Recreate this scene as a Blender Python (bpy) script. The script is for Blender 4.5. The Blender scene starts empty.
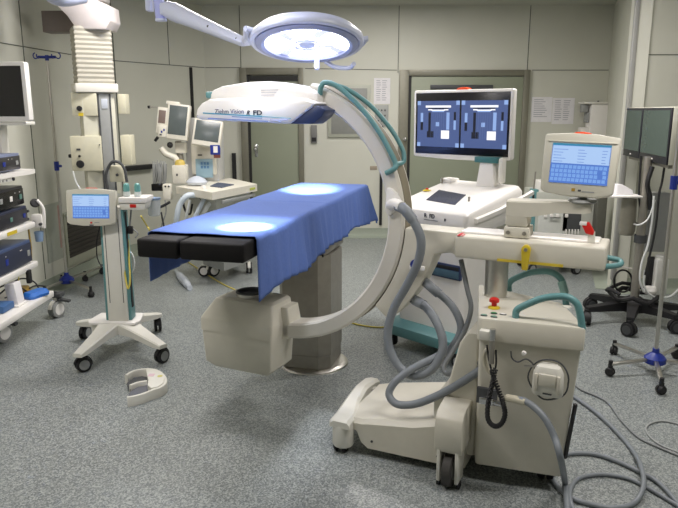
import bpy, bmesh, math, random
from mathutils import Vector, Matrix
random.seed(7)
sc = bpy.context.scene
COL = sc.collection
PI = math.pi
def R(d): return math.radians(d)

# ------------------------------------------------------------------ camera
FPX = 660.0; PITCH = R(12.2); EYE = 1.6
cam_d = bpy.data.cameras.new('camera'); cam_d.sensor_width = 36; cam_d.lens = FPX/678*36
cam_d.clip_start = 0.05
cam = bpy.data.objects.new('camera', cam_d); COL.objects.link(cam)
cam.location = (0, 0, EYE); cam.rotation_euler = (PI/2-PITCH, 0, 0)
sc.camera = cam
# ------------------------------------------------------------------ world, light, exposure
w = bpy.data.worlds.new('world'); sc.world = w; w.use_nodes = True
w.node_tree.nodes['Background'].inputs[0].default_value = (0.85, 0.86, 0.85, 1)
w.node_tree.nodes['Background'].inputs[1].default_value = 0.12
sc.view_settings.view_transform = 'Standard'; sc.view_settings.look = 'None'
sc.view_settings.gamma = 1; sc.view_settings.use_curve_mapping = False
sc.view_settings.exposure = 0.95
def area(name, loc, sx, sy, power, color=(1, 0.98, 0.9), rot=(0, 0, 0)):
    l = bpy.data.lights.new(name, 'AREA'); l.shape = 'RECTANGLE'; l.size = sx; l.size_y = sy
    l.energy = power; l.color = color
    o = bpy.data.objects.new(name, l); COL.objects.link(o); o.location = loc; o.rotation_euler = rot
    return o
CEIL = 2.86
LC = (1.0, 0.95, 0.92)
area('ceiling_panel_lamp', (-1.6, 2.4, CEIL-.03), 1.2, .3, 22, LC)
area('ceiling_panel_lamp', (1.5, 1.9, CEIL-.03), 1.2, .3, 21, LC)
area('ceiling_panel_lamp', (-1.1, 5.0, CEIL-.03), 1.2, .3, 26, LC)
area('ceiling_panel_lamp', (1.5, 4.6, CEIL-.03), 1.2, .3, 26, LC)
area('ceiling_panel_lamp', (0.6, 7.0, CEIL-.03), 1.2, .3, 20, LC)
def spot(name, loc, target, power, ang, blend, size, color):
    l = bpy.data.lights.new(name, 'SPOT'); l.energy = power; l.spot_size = R(ang); l.spot_blend = blend
    l.shadow_soft_size = size; l.color = color
    o = bpy.data.objects.new(name, l); COL.objects.link(o); o.location = loc
    d = Vector(target)-Vector(loc); o.rotation_euler = d.to_track_quat('-Z', 'Y').to_euler()
    return o
LAMP1 = Vector((-0.16, 3.45, 1.958)); LAMP2 = Vector((-0.40, 3.06, 2.22))
spot('surgical_lamp_beam', LAMP1+Vector((0, 0.05, -0.06)), (-0.20, 4.60, 1.06), 620, 21, .85, .03, (.93, .95, 1))
spot('surgical_lamp_beam', LAMP2+Vector((0, 0, -0.08)), (-0.44, 3.06, 1.06), 950, 14, .7, .03, (.93, .95, 1))

def disc_light(name, loc, target, size, power, spread, color):
    l = bpy.data.lights.new(name, 'AREA'); l.shape = 'DISK'; l.size = size; l.energy = power; l.spread = R(spread); l.color = color
    o = bpy.data.objects.new(name, l); COL.objects.link(o); o.location = loc
    d = Vector(target)-Vector(loc); o.rotation_euler = d.to_track_quat('-Z', 'Y').to_euler()
disc_light('surgical_lamp_face', LAMP2+Vector((0, 0, -.02)), (-0.46, 3.12, 1.06), .3, 1.4, 40, (.9, .93, 1))
# ------------------------------------------------------------------ pixel -> point helpers (photo frame 678x508)
cP, sP = math.cos(PITCH), math.sin(PITCH)
EYEP = Vector((0, 0, EYE))
def ray(u, v):
    a = (u-339)/FPX; b = -(v-254)/FPX
    return Vector((a, cP+b*sP, -sP+b*cP))
def fl(u, v, z=0.0): r = ray(u, v); return EYEP+r*((z-EYE)/r.z)
def dp(u, v, y): r = ray(u, v); return EYEP+r*(y/r.y)
def onpl(u, v, p, n): r = ray(u, v); return EYEP+r*((Vector(p)-EYEP).dot(n)/r.dot(n))

# ------------------------------------------------------------------ materials
def lin(c):
    return tuple(((x/255)/12.92 if x/255 <= .04045 else ((x/255+.055)/1.055)**2.4) for x in c)+(1,)
MATS = {}
def mat(name, rgb, rough=.5, metal=0, emit=None, es=1.0, alpha=1, noise=.04, scale=25, bump=0, trans=0, spec=.5):
    if name in MATS: return MATS[name]
    m = bpy.data.materials.new(name); m.use_nodes = True; nt = m.node_tree; n = nt.nodes; b = n['Principled BSDF']
    b.inputs['Roughness'].default_value = rough; b.inputs['Metallic'].default_value = metal
    b.inputs['Specular IOR Level'].default_value = spec
    col = lin(rgb)
    tc = n.new('ShaderNodeTexCoord'); nz = n.new('ShaderNodeTexNoise'); nz.inputs['Scale'].default_value = scale
    nz.inputs['Detail'].default_value = 3
    nt.links.new(tc.outputs['Object'], nz.inputs['Vector'])
    mx = n.new('ShaderNodeMix'); mx.data_type = 'RGBA'
    mx.inputs[6].default_value = tuple(x*(1-noise*2) for x in col[:3])+(1,)
    mx.inputs[7].default_value = tuple(min(1, x*(1+noise*2)) for x in col[:3])+(1,)
    nt.links.new(nz.outputs['Fac'], mx.inputs[0]); nt.links.new(mx.outputs[2], b.inputs['Base Color'])
    if bump:
        bp = n.new('ShaderNodeBump'); bp.inputs['Strength'].default_value = bump; bp.inputs['Distance'].default_value = .01
        nt.links.new(nz.outputs['Fac'], bp.inputs['Height']); nt.links.new(bp.outputs['Normal'], b.inputs['Normal'])
    if emit:
        b.inputs['Emission Color'].default_value = lin(emit); b.inputs['Emission Strength'].default_value = es
    if alpha < 1: b.inputs['Alpha'].default_value = alpha
    if trans: b.inputs['Transmission Weight'].default_value = trans
    MATS[name] = m; return m
WHITE = mat('cream_plastic', (224, 222, 212), .38, noise=.015)
WHITE2 = mat('white_plastic', (236, 233, 228), .35, noise=.012)
BODY = mat('cart_paint', (212, 208, 194), .42, noise=.02)
RINGM = mat('ring_paint', (218, 214, 204), .4, noise=.015)
GREYP = mat('grey_plastic', (150, 152, 150), .45)
DGREY = mat('dark_grey_plastic', (70, 72, 74), .5)
BLACK = mat('black_rubber', (28, 28, 30), .55)
BLACKV = mat('black_vinyl', (16, 14, 15), .62, noise=.1, bump=.1, spec=.3)
STEEL = mat('brushed_steel', (205, 202, 196), .32, 1, noise=.05, scale=60)
STEELD = mat('dull_steel', (158, 154, 145), .42, .6, noise=.08, scale=18)
CHROME = mat('chrome', (215, 215, 215), .14, 1, noise=.01)
TEAL = mat('teal_plastic', (98, 146, 148), .45, noise=.03)
TEALD = mat('dark_teal_plastic', (60, 116, 118), .5)
HOSE = mat('grey_hose', (128, 134, 140), .45, noise=.05)
CABLE = mat('grey_cable', (132, 135, 136), .5)
BLUEP = mat('blue_plastic', (30, 50, 140), .4)
NAVY = mat('navy_plastic', (42, 56, 92), .4)
DRAPE = mat('blue_drape', (80, 106, 170), .8, noise=.05, scale=60, bump=.12)
RED = mat('red_plastic', (205, 35, 28), .35)
ORANGE = mat('orange_lamp', (240, 80, 30), .35)
YEL = mat('yellow_plastic', (215, 190, 50), .4)
YCAB = mat('yellow_cable', (205, 190, 90), .5)
GREEN = mat('green_button', (60, 140, 90), .4)
SCRBLK = mat('screen_black', (14, 12, 16), .25)
SCRGRY = mat('screen_grey', (92, 100, 100), .25)
PAPER = mat('paper', (228, 226, 228), .8)
INK = mat('print_ink', (160, 160, 168), .8)
CLEAR = mat('clear_plastic', (225, 230, 228), .15, alpha=.45)
TUBEW = mat('white_tube', (225, 228, 226), .35)
LILAC = mat('lamp_enamel', (205, 210, 228), .3, noise=.01)

# ------------------------------------------------------------------ mesh builder
def catmull(pts, n=8):
    P = [Vector(p) for p in pts]
    if len(P) < 3: return P
    E = [P[0]*2-P[1]]+P+[P[-1]*2-P[-2]]; out = []
    for i in range(1, len(E)-2):
        a, b, c_, d = E[i-1:i+3]
        for k in range(n):
            t = k/n
            out.append(.5*((2*b)+(c_-a)*t+(2*a-5*b+4*c_-d)*t*t+(3*b-a-3*c_+d)*t**3))
    out.append(P[-1]); return out
class MB:
    def __init__(s, *mats):
        s.bm = bmesh.new(); s.mats = list(mats); s.mi = 0
    def m(s, mt):
        if mt not in s.mats: s.mats.append(mt)
        s.mi = s.mats.index(mt); return s
    def _in(s, tmp, M=None):
        if M is not None: bmesh.ops.transform(tmp, matrix=M, verts=tmp.verts)
        vm = {v: s.bm.verts.new(v.co) for v in tmp.verts}
        for f in tmp.faces:
            try:
                g = s.bm.faces.new([vm[v] for v in f.verts]); g.material_index = s.mi
            except ValueError: pass
        tmp.free(); return s
    def box(s, x0, x1, y0, y1, z0, z1, r=0, M=None, seg=2):
        t = bmesh.new()
        bmesh.ops.create_cube(t, size=1)
        for v in t.verts:
            v.co = Vector(((x0+x1)/2+v.co.x*(x1-x0), (y0+y1)/2+v.co.y*(y1-y0), (z0+z1)/2+v.co.z*(z1-z0)))
        if r: bmesh.ops.bevel(t, geom=list(t.edges), offset=min(r, .49*min(abs(x1-x0), abs(y1-y0), abs(z1-z0))), segments=seg, profile=.5, affect='EDGES')
        return s._in(t, M)
    def bar(s, a, b, wd, ht, r=0, up=(0, 0, 1)):
        a = Vector(a); b = Vector(b); d = b-a; L = d.length; d.normalize()
        x = d.cross(Vector(up)); x.normalize(); z = x.cross(d)
        M = Matrix((x, d, z)).transposed().to_4x4(); M.translation = a
        return s.box(-wd/2, wd/2, 0, L, -ht/2, ht/2, r, M)
    def tube(s, pts, r, n=8, smooth=0, radii=None, cap=True):
        P = catmull(pts, smooth) if smooth else [Vector(p) for p in pts]
        N = len(P); rings = []; prev = None
        for i, p in enumerate(P):
            d = (P[min(i+1, N-1)]-P[max(i-1, 0)])
            if d.length < 1e-9: d = Vector((0, 0, 1))
            d.normalize()
            if prev is None:
                a = Vector((0, 0, 1)) if abs(d.z) < .9 else Vector((1, 0, 0)); x = d.cross(a).normalized()
            else:
                x = (prev-d*prev.dot(d)).normalized()
            prev = x; y = d.cross(x)
            rr = r if radii is None else radii[min(len(radii)-1, int(i*len(radii)/N))]
            rings.append([s.bm.verts.new(p+(x*math.cos(2*PI*k/n)+y*math.sin(2*PI*k/n))*rr) for k in range(n)])
        for i in range(N-1):
            for k in range(n):
                f = s.bm.faces.new((rings[i][k], rings[i][(k+1) % n], rings[i+1][(k+1) % n], rings[i+1][k])); f.material_index = s.mi
        if cap:
            for rg, rev in ((rings[0], True), (rings[-1], False)):
                f = s.bm.faces.new(list(reversed(rg)) if rev else rg); f.material_index = s.mi
        return s
    def cyl(s, a, b, r, n=20): return s.tube([a, b], r, n)
    def lathe(s, prof, M=None, n=32):
        # prof: (radius, z) list; closed when radius is 0 at the ends
        t = bmesh.new(); rings = []
        for (r, z) in prof:
            if r < 1e-6: rings.append([t.verts.new((0, 0, z))])
            else: rings.append([t.verts.new((r*math.cos(2*PI*k/n), r*math.sin(2*PI*k/n), z)) for k in range(n)])
        for a, b in zip(rings, rings[1:]):
            for k in range(n):
                k2 = (k+1) % n
                if len(a) == 1 and len(b) == 1: continue
                if len(a) == 1: t.faces.new((a[0], b[k2], b[k]))
                elif len(b) == 1: t.faces.new((a[k], a[k2], b[0]))
                else: t.faces.new((a[k], a[k2], b[k2], b[k]))
        return s._in(t, M)
    def prism(s, poly, y0, y1, M=None, r=0):
        # poly in x,z; extruded along y
        t = bmesh.new()
        A = [t.verts.new((p[0], y0, p[1])) for p in poly]; B = [t.verts.new((p[0], y1, p[1])) for p in poly]
        t.faces.new(A); t.faces.new(list(reversed(B))); n = len(A)
        for i in range(n): t.faces.new((A[i], B[i], B[(i+1) % n], A[(i+1) % n]))
        bmesh.ops.recalc_face_normals(t, faces=t.faces)
        if r:
            es = [e for e in t.edges if len(e.link_faces) == 2 and e.calc_face_angle(0) > R(25)]
            bmesh.ops.bevel(t, geom=es, offset=r, segments=2, profile=.5, affect='EDGES')
        return s._in(t, M)
    def loft(s, rings, cap=True, closed=True):
        V = [[s.bm.verts.new(Vector(p)) for p in rg] for rg in rings]; n = len(V[0])
        for a, b in zip(V, V[1:]):
            for k in range(n if closed else n-1):
                f = s.bm.faces.new((a[k], a[(k+1) % n], b[(k+1) % n], b[k])); f.material_index = s.mi
        if cap and closed:
            for rg in (list(reversed(V[0])), V[-1]):
                f = s.bm.faces.new(rg); f.material_index = s.mi
        return s
    def quad(s, *p):
        f = s.bm.faces.new([s.bm.verts.new(Vector(q)) for q in p]); f.material_index = s.mi; return s
    def build(s, name, mt=None, parent=None, world=False, angle=38):
        if parent is not None and world:
            bmesh.ops.transform(s.bm, matrix=FR[root_of(parent).name].inverted(), verts=s.bm.verts)
        bmesh.ops.recalc_face_normals(s.bm, faces=s.bm.faces)
        me = bpy.data.meshes.new(name); s.bm.to_mesh(me); s.bm.free()
        ms = s.mats if s.mats else [mt]
        for q in ms: me.materials.append(q)
        for p in me.polygons: p.use_smooth = True
        me.set_sharp_from_angle(angle=R(angle))
        o = bpy.data.objects.new(name, me); COL.objects.link(o)
        if parent is not None: o.parent = parent
        return o
FR = {}
def root_of(o):
    while o.parent is not None: o = o.parent
    return o
def thing(name, label, cat, loc=(0, 0, 0), rz=0, group=None):
    o = bpy.data.objects.new(name, None); COL.objects.link(o); o.empty_display_size = .1
    o.location = loc; o.rotation_euler = (0, 0, rz); o['label'] = label; o['category'] = cat
    if group: o['group'] = group
    FR[o.name] = Matrix.Translation(Vector(loc)) @ Matrix.Rotation(rz, 4, 'Z')
    return o
def tag(o, label, cat, group=None):
    o['label'] = label; o['category'] = cat
    if group: o['group'] = group
    return o
def struct(o): o['kind'] = 'structure'; return o
def frame(o, up, right, fwd=None):
    pass
def planeM(org, xdir, zdir=(0, 0, 1)):
    # local x along xdir, local z along zdir, local -y is the outward face
    x = Vector(xdir).normalized(); z = Vector(zdir); z = (z-x*z.dot(x)).normalized(); y = z.cross(x)
    M = Matrix((x, y, z)).transposed().to_4x4(); M.translation = Vector(org); return M
def text_mesh(body, size, M, mt, name, parent, extrude=.0006, bold=False, shear=0, offset=0):
    c = bpy.data.curves.new(name, 'FONT'); c.body = body; c.size = size; c.extrude = extrude; c.shear = shear; c.offset = offset
    t = bpy.data.objects.new('tmp', c); COL.objects.link(t)
    dg = bpy.context.evaluated_depsgraph_get()
    me = bpy.data.meshes.new_from_object(t.evaluated_get(dg)); bpy.data.objects.remove(t)
    me.transform(M @ Matrix.Rotation(PI/2, 4, 'X')); me.materials.clear(); me.materials.append(mt)
    o = bpy.data.objects.new(name, me); COL.objects.link(o); o.parent = parent; return o

# ================================================================== STRUCTURE
def wall_mat():
    m = mat('wall_laminate', (206, 206, 193), .5, noise=.03, scale=2.5)
    return m
WALLM = wall_mat()
def floor_mat():
    m = bpy.data.materials.new('speckled_vinyl'); m.use_nodes = True; nt = m.node_tree; n = nt.nodes; b = n['Principled BSDF']
    tc = n.new('ShaderNodeTexCoord')
    v1 = n.new('ShaderNodeTexVoronoi'); v1.inputs['Scale'].default_value = 165
    v2 = n.new('ShaderNodeTexVoronoi'); v2.inputs['Scale'].default_value = 60
    v3 = n.new('ShaderNodeTexNoise'); v3.inputs['Scale'].default_value = 1.2
    for v in (v1, v2, v3): nt.links.new(tc.outputs['Object'], v.inputs['Vector'])
    cr = n.new('ShaderNodeValToRGB'); cr.color_ramp.elements[0].position = .22; cr.color_ramp.elements[1].position = .80
    cr.color_ramp.elements[0].color = lin((106, 112, 114)); cr.color_ramp.elements[1].color = lin((168, 173, 171))
    e = cr.color_ramp.elements.new(.5); e.color = lin((136, 141, 139))
    nt.links.new(v1.outputs['Color'], cr.inputs['Fac'])
    mx = n.new('ShaderNodeMix'); mx.data_type = 'RGBA'; mx.blend_type = 'MULTIPLY'; mx.inputs[0].default_value = .35
    nt.links.new(cr.outputs['Color'], mx.inputs[6])
    cr2 = n.new('ShaderNodeValToRGB'); cr2.color_ramp.elements[0].color = (.35, .4, .45, 1); cr2.color_ramp.elements[1].color = (1, 1, 1, 1); cr2.color_ramp.elements[1].position = .5
    nt.links.new(v2.outputs['Distance'], cr2.inputs['Fac']); nt.links.new(cr2.outputs['Color'], mx.inputs[7])
    nt.links.new(mx.outputs[2], b.inputs['Base Color'])
    mr = n.new('ShaderNodeMapRange'); mr.inputs['To Min'].default_value = .26; mr.inputs['To Max'].default_value = .4
    nt.links.new(v3.outputs['Fac'], mr.inputs['Value']); nt.links.new(mr.outputs['Result'], b.inputs['Roughness'])
    return m
FLOORM = floor_mat()
CEILM = mat('ceiling_paint', (186, 186, 174), .8)
SEAM = mat('panel_joint', (96, 100, 90), .7)
COVE = mat('green_cove_vinyl', (156, 164, 150), .45, noise=.06, scale=90)
DOORM = mat('door_laminate', (146, 152, 132), .5, noise=.02, scale=3)
FRAMEM = mat('door_frame_metal', (128, 126, 112), .45, .3)
FRAMED = mat('door_frame_shadow_gap', (38, 38, 36), .6)

room = [(-3.45, -2.0), (-2.5, 7.2), (-1.67, 8.5), (3.36, 8.5), (2.50, 5.84), (4.6, 5.84), (4.6, -2.0)]
f = MB(FLOORM); f.box(-3.9, 5.0, -2.4, 8.9, -.1, 0); struct(f.build('floor'))
f = MB(CEILM); f.box(-3.9, 5.0, -2.4, 8.9, CEIL, CEIL+.1); struct(f.build('ceiling'))
def wall(name, a, b, base=True, th=.12):
    a = Vector((*a, 0)); b = Vector((*b, 0)); d = (b-a).normalized(); n = Vector((-d.y, d.x, 0))  # outward for clockwise
    m = MB(WALLM); t = bmesh.new()
    A = [a, b, b+n*th, a+n*th]
    lo = [t.verts.new(p) for p in A]; hi = [t.verts.new(p+Vector((0, 0, CEIL))) for p in A]
    t.faces.new(lo); t.faces.new(hi)
    for i in range(4): t.faces.new((lo[i], lo[(i+1) % 4], hi[(i+1) % 4], hi[i]))
    m._in(t); struct(m.build(name))
    if base:
        prof = [(0.0, .11), (.008, .11), (.010, .05), (.022, .02), (.05, .006), (.14, .003), (.14, 0.0), (0, 0)]
        m = MB(COVE); m.loft([[p-n*q[0]+Vector((0, 0, q[1]+.0005)) for q in prof] for p in (a, b)]); struct(m.build(name.replace('wall', 'baseboard')))
names = ['wall_left', 'wall_left_rear', 'wall_back', 'wall_right_return', 'wall_right_rear', 'wall_right', 'wall_front']
for i, nm in enumerate(names):
    wall(nm, room[i], room[(i+1) % len(room)], base=i < 6)
# panel joints
TN = [0]
def joint(p, q, n=(0, -1, 0), wd=.008, mt=SEAM, depth=.004):
    TN[0] += 1
    n = Vector(n).normalized(); p = Vector(p)+n*(depth/2); q = Vector(q)+n*(depth/2)
    m = MB(mt); m.bar(p, q, wd, depth, up=n); struct(m.build('trim_%d' % TN[0]))
YB = 8.5
SH = 2.10
joint((-1.66, YB, SH+.03), (-1.22, YB, SH+.03)); joint((-.42, YB, SH+.02), (.72, YB, SH)); joint((2.4, YB, SH), (3.35, YB, SH))
for u, v0 in ((241, 68), (398, 73), (527, 73)):
    a = dp(u, v0, YB); joint((a.x, YB, a.z), (a.x, YB, CEIL))
    
LW = (Vector((-3.45, -2, 0)), Vector((-2.5, 7.2, 0))); LD = (LW[1]-LW[0]).normalized(); LN = Vector((LD.y, -LD.x, 0))
DW = (Vector((-2.5, 7.2, 0)), Vector((-1.67, 8.5, 0))); DD = (DW[1]-DW[0]).normalized(); DN = Vector((DD.y, -DD.x, 0))
def onleft(u, v): return onpl(u, v, LW[0], LN)
def ondiag(u, v): return onpl(u, v, DW[0], DN)
def seamh(W, n, t0, t1, z):
    joint(W[0]+(W[1]-W[0])*t0+Vector((0, 0, z)), W[0]+(W[1]-W[0])*t1+Vector((0, 0, z)), n)
seamh(LW, LN, .4, 1, SH+.03); seamh(DW, DN, 0, 1, SH+.03)
def seamv(f_, u, v, n, z0=.12, z1=CEIL, wd=.008):
    p = f_(u, v); joint((p.x, p.y, z0), (p.x, p.y, z1), n, wd)
seamv(onleft, 30, 120, LN); seamv(ondiag, 114, 60, DN, wd=.014); seamv(ondiag, 168, 40, DN, z0=SH+.03); 
# black vertical guide bars on the walls
def vbar(name, p, z0, z1, n, wd=.03, th=.02):
    n = Vector(n); m = MB(BLACK); m.bar(Vector((p.x, p.y, z0))+n*th/2, Vector((p.x, p.y, z1))+n*th/2, wd, th, up=n); return m.build(name)
p = ondiag(190, 66); struct(vbar('trim_60', p, .95, SH+.02, DN, .035))
p = dp(234, 154, YB); tag(vbar('door_handle_bar', p, dp(234, 180, YB).z, dp(234, 153, YB).z, (0, -1, 0), .05, .03), 'short black vertical bar on the back wall left of the left door', 'handle bar')
p = dp(381, 180, YB); struct(vbar('trim_61', p, .15, dp(381, 60, YB).z-.55, (0, -1, 0), .035))
# white corner profile on the right
m = MB(mat('corner_profile', (160, 160, 156), .4)); m.box(2.475, 2.515, 5.815, 5.85, .1, CEIL, .006); struct(m.build('trim_62'))
joint((2.56, 5.84, SH-.03), (4.6, 5.84, SH-.03))
joint((3.1, 5.84, .1), (3.1, 5.84, CEIL))

# doors on the back wall
def door(idx, u0, u1, vtop, leaf_u0, leaf_u1, leaf_v, knob, gap=None, closer=None):
    x0 = dp(u0, 150, YB).x; x1 = dp(u1, 150, YB).x; zt = dp(300, vtop, YB).z
    lx0 = dp(leaf_u0, 150, YB).x; lx1 = dp(leaf_u1, 150, YB).x; lz = dp(300, leaf_v, YB).z
    m = MB(FRAMEM)
    m.box(x0, lx0, YB-.05, YB-.001, 0, zt, .004); m.box(lx1, x1, YB-.05, YB-.001, 0, zt, .004); m.box(lx0, lx1, YB-.05, YB-.001, lz, zt, .004)
    m.m(FRAMED); m.box(lx0, lx0+.035, YB-.03, YB-.002, 0, lz)
    fr = struct(m.build('door_%d' % idx))
    m = MB(DOORM); m.box(lx0+.035, lx1, YB-.028, YB-.003, .01, lz-.01, .003); lf = m.build('door_leaf', parent=fr)
    k = dp(*knob, YB-.06)
    m = MB(CHROME); m.cyl((k.x, YB-.03, k.z), (k.x, YB-.08, k.z), .012); m.lathe([(0, -.025), (.02, -.02), (.028, 0), (.02, .018), (0, .022)], Matrix.Translation((k.x, YB-.09, k.z)) @ Matrix.Rotation(PI/2, 4, 'X'), 16)
    m.box(k.x-.02, k.x+.02, YB-.034, YB-.026, k.z-.1, k.z+.06, .004); m.build('door_handle', parent=fr)
    if closer:
        a = dp(closer[0], closer[2], YB); b = dp(closer[1], closer[3], YB)
        m = MB(DGREY); m.box(a.x, b.x, YB-.06, YB-.028, b.z, a.z, .004); m.build('door_closer', parent=fr)
door(1, 242, 304, 68, 249, 299, 75, (256, 149))
door(2, 398, 525, 70, 407, 519, 76, (405, 139), closer=(430, 492, 85, 89))
m = MB(FRAMED); a = dp(250, 76, YB); b = dp(299, 81, YB); m.box(a.x, b.x, YB-.045, YB-.027, b.z, a.z); struct(m.build('trim_63'))

# wall fittings
def plate(name, u0, v0, u1, v1, mt, th=.02, y=YB, r=.004, gap=.001):
    a = dp(u0, v0, y); b = dp(u1, v1, y); m = MB(mt); m.box(a.x, b.x, y-th-gap, y-gap, b.z, a.z, r); return m, a, b
m, a, b = plate('x', 328, 85, 370, 137, mat('hatch_frame', (176, 178, 164), .4), .03)
o = m.build('wall_hatch'); tag(o, 'grey square hatch panel with pale frame on back wall behind the ring', 'wall panel')
m = MB(mat('hatch_grey', (140, 141, 136), .5)); m.box(a.x+.04, b.x-.04, YB-.036, YB-.03, b.z+.04, a.z-.04, .002); m.build('panel', parent=o)
def paper(name, u0, v0, u1, v1, label, cols=1):
    grp = 'printed sheets on the back wall'
    m, a, b = plate(name, u0, v0, u1, v1, PAPER, .003, r=0)
    rnd = random.Random(u0)
    m.m(INK)
    n = int((a.z-b.z)/.028)
    for c in range(cols):
        wdt = (b.x-a.x-.06)/cols
        for i in range(1, n):
            z = a.z-.01-i*.026
            x0 = a.x+.03+c*wdt
            m.box(x0, x0+wdt*rnd.uniform(.5, .85), YB-.0055, YB-.0038, z, z+.007)
    o = m.build(name); tag(o, label, 'paper sheet', grp); return o
paper('paper_notice', 374, 78, 390, 104, 'white printed list above the grey switch panel beside the right door', 2)
paper('paper_notice', 532, 97, 551, 122, 'left of two white printed sheets right of the right door')
paper('paper_notice', 553, 98, 573, 124, 'right of two white printed sheets with a table printed on it', 2)
m, a, b = plate('x', 375, 105, 388, 126, mat('switch_panel_grey', (160, 162, 158), .4), .02)
m.m(DGREY)
for i in range(3):
    for j in range(3):
        x = a.x+(b.x-a.x)*(.25+.25*i); z = b.z+(a.z-b.z)*(.25+.25*j)
        m.box(x-.008, x+.008, YB-.026, YB-.02, z-.01, z+.01)
o = m.build('switch_panel'); tag(o, 'grey metal switch panel with small buttons below the printed list', 'switch panel')
m, a, b = plate('x', 311, 125, 317, 143, mat('reader_grey', (120, 120, 118), .4), .03)
m.m(BLACK); m.box(a.x+.01, b.x-.01, YB-.036, YB-.03, b.z+.02, b.z+.07)
o = m.build('card_reader'); tag(o, 'small grey wall box with black lower half right of the left door', 'wall box')
m, a, b = plate('x', 370, 166, 377, 170, mat('label_beige', (160, 148, 130), .6), .004)
o = m.build('wall_label'); tag(o, 'tiny brownish label strip low on the back wall left of the ring', 'label')

# dark vent panel low on the left wall
m = MB(mat('vent_brown', (62, 57, 52), .45))
t0, t1 = onleft(63, 225), ondiag(112, 225)
yv0 = onleft(64, 210).y; 
a = onleft(64, 246); b = onleft(108, 233)
n3 = LN
def lwbox(m, s0, s1, z0, z1, th, off=.0):
    # box on left wall between y params
    pA = LW[0]+LD*s0+n3*off; pB = LW[0]+LD*s1+n3*off
    t = bmesh.new(); A = [pA, pB, pB+n3*th, pA+n3*th]
    lo = [t.verts.new(p+Vector((0, 0, z0))) for p in A]; hi = [t.verts.new(p+Vector((0, 0, z1))) for p in A]
    t.faces.new(lo); t.faces.new(hi)
    for i in range(4): t.faces.new((lo[i], lo[(i+1) % 4], hi[(i+1) % 4], hi[i]))
    m._in(t)
def sl(p): return (p-LW[0]).dot(LD)
s0, s1 = sl(onleft(64, 225)), sl(Vector((-2.5, 7.2, 0)))-.03
lwbox(m, s0, s1, .22, .62, .02)
m.m(mat('vent_frame', (168, 170, 152), .5)); lwbox(m, s0-.04, s1, .14, .22, .03); lwbox(m, s0-.04, s0, .22, .64, .03); lwbox(m, s0-.04, s1, .62, .66, .03)
m.m(mat('vent_slat', (48, 44, 41), .5))
for i in range(9): lwbox(m, s0+.01, s1-.01, .25+i*.042, .262+i*.042, .008, .02)
o = m.build('air_return_grille'); tag(o, 'dark brown air return grille low on the left wall behind the touchscreen stand', 'air grille')
# clear panel left of it
m = MB(mat('wall_window_grey', (170, 174, 162), .3)); lwbox(m, sl(onleft(44, 220)), sl(onleft(60, 220)), .25, .78, .012)
m.m(mat('pinkish_strip', (176, 146, 138), .5)); sx = sl(onleft(57, 220)); lwbox(m, sx, sx+.04, .35, .75, .016)
o = m.build('wall_chart_holder'); tag(o, 'pale clear sheet holder with reddish strip on left wall behind blue pole', 'sheet holder')
# black bumper rail behind the stand
m = MB(BLACK); a = ondiag(116, 181); b = ondiag(153, 190); a.z = b.z = .98
m.bar(a+DN*.03, b+DN*.03, .05, .1, .005, up=DN); o = m.build('wall_rail'); tag(o, 'black horizontal rail on the left wall behind the two teal capped dispensers', 'rail')

# ------------------------------------------------------------------ shared small builders
def caster(parent, x, y, r=.045, rz=0, hood=BLACK, tyre=BLACK, disc=GREYP, wd=.03, top=None, name='caster', twin=True):
    """fork or hood as a part, wheel as its sub-part; the wheel touches z=0"""
    M = Matrix.Translation((x, y, 0)) @ Matrix.Rotation(rz, 4, 'Z')
    top = top or r*2.35
    m = MB(hood)
    # curved hood over the upper back half of the wheel
    pts = [(r*1.18*math.cos(a), r+r*1.18*math.sin(a)) for a in [R(-10+i*20) for i in range(10)]]
    inn = [(r*1.04*math.cos(a), r+r*1.04*math.sin(a)) for a in [R(-10+i*20) for i in range(10)]]
    m.prism(pts+inn[::-1], -wd*.28, wd*.28, M)
    m.box(-r*.3, r*.3, -wd*.3, wd*.3, r*2.05, top, .002, M); m.cyl(M @ Vector((0, -wd*.62, r)), M @ Vector((0, wd*.62, r)), r*.18, 10)
    h = m.build(name, parent=parent)
    m = MB(tyre)
    prof = lambda y0, y1: [(0, y0), (r*.9, y0), (r, y0+.003), (r, y1-.003), (r*.9, y1), (0, y1)]
    MR = M @ Matrix.Translation((0, 0, r)) @ Matrix.Rotation(PI/2, 4, 'X')
    sides = [(-wd*.6, -wd*.15), (wd*.15, wd*.6)] if twin else [(-wd*.5, wd*.5)]
    for y0, y1 in sides: m.m(tyre).lathe(prof(y0, y1), MR, 20)
    m.m(disc)
    for yy in (-wd*.62, wd*.62): m.lathe([(0, yy-.001), (r*.68, yy-.001), (r*.68, yy+.001), (0, yy+.001)], MR, 16)
    m.build('wheel', parent=h)
    return h
def rrect(x0, x1, y0, y1, r, z, n=4):
    out = []
    for cx, cy, a0 in ((x1-r, y1-r, 0), (x0+r, y1-r, 90), (x0+r, y0+r, 180), (x1-r, y0+r, 270)):
        for k in range(n+1):
            a = R(a0+90*k/n); out.append(Vector((cx+r*math.cos(a), cy+r*math.sin(a), z)))
    return out
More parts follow.
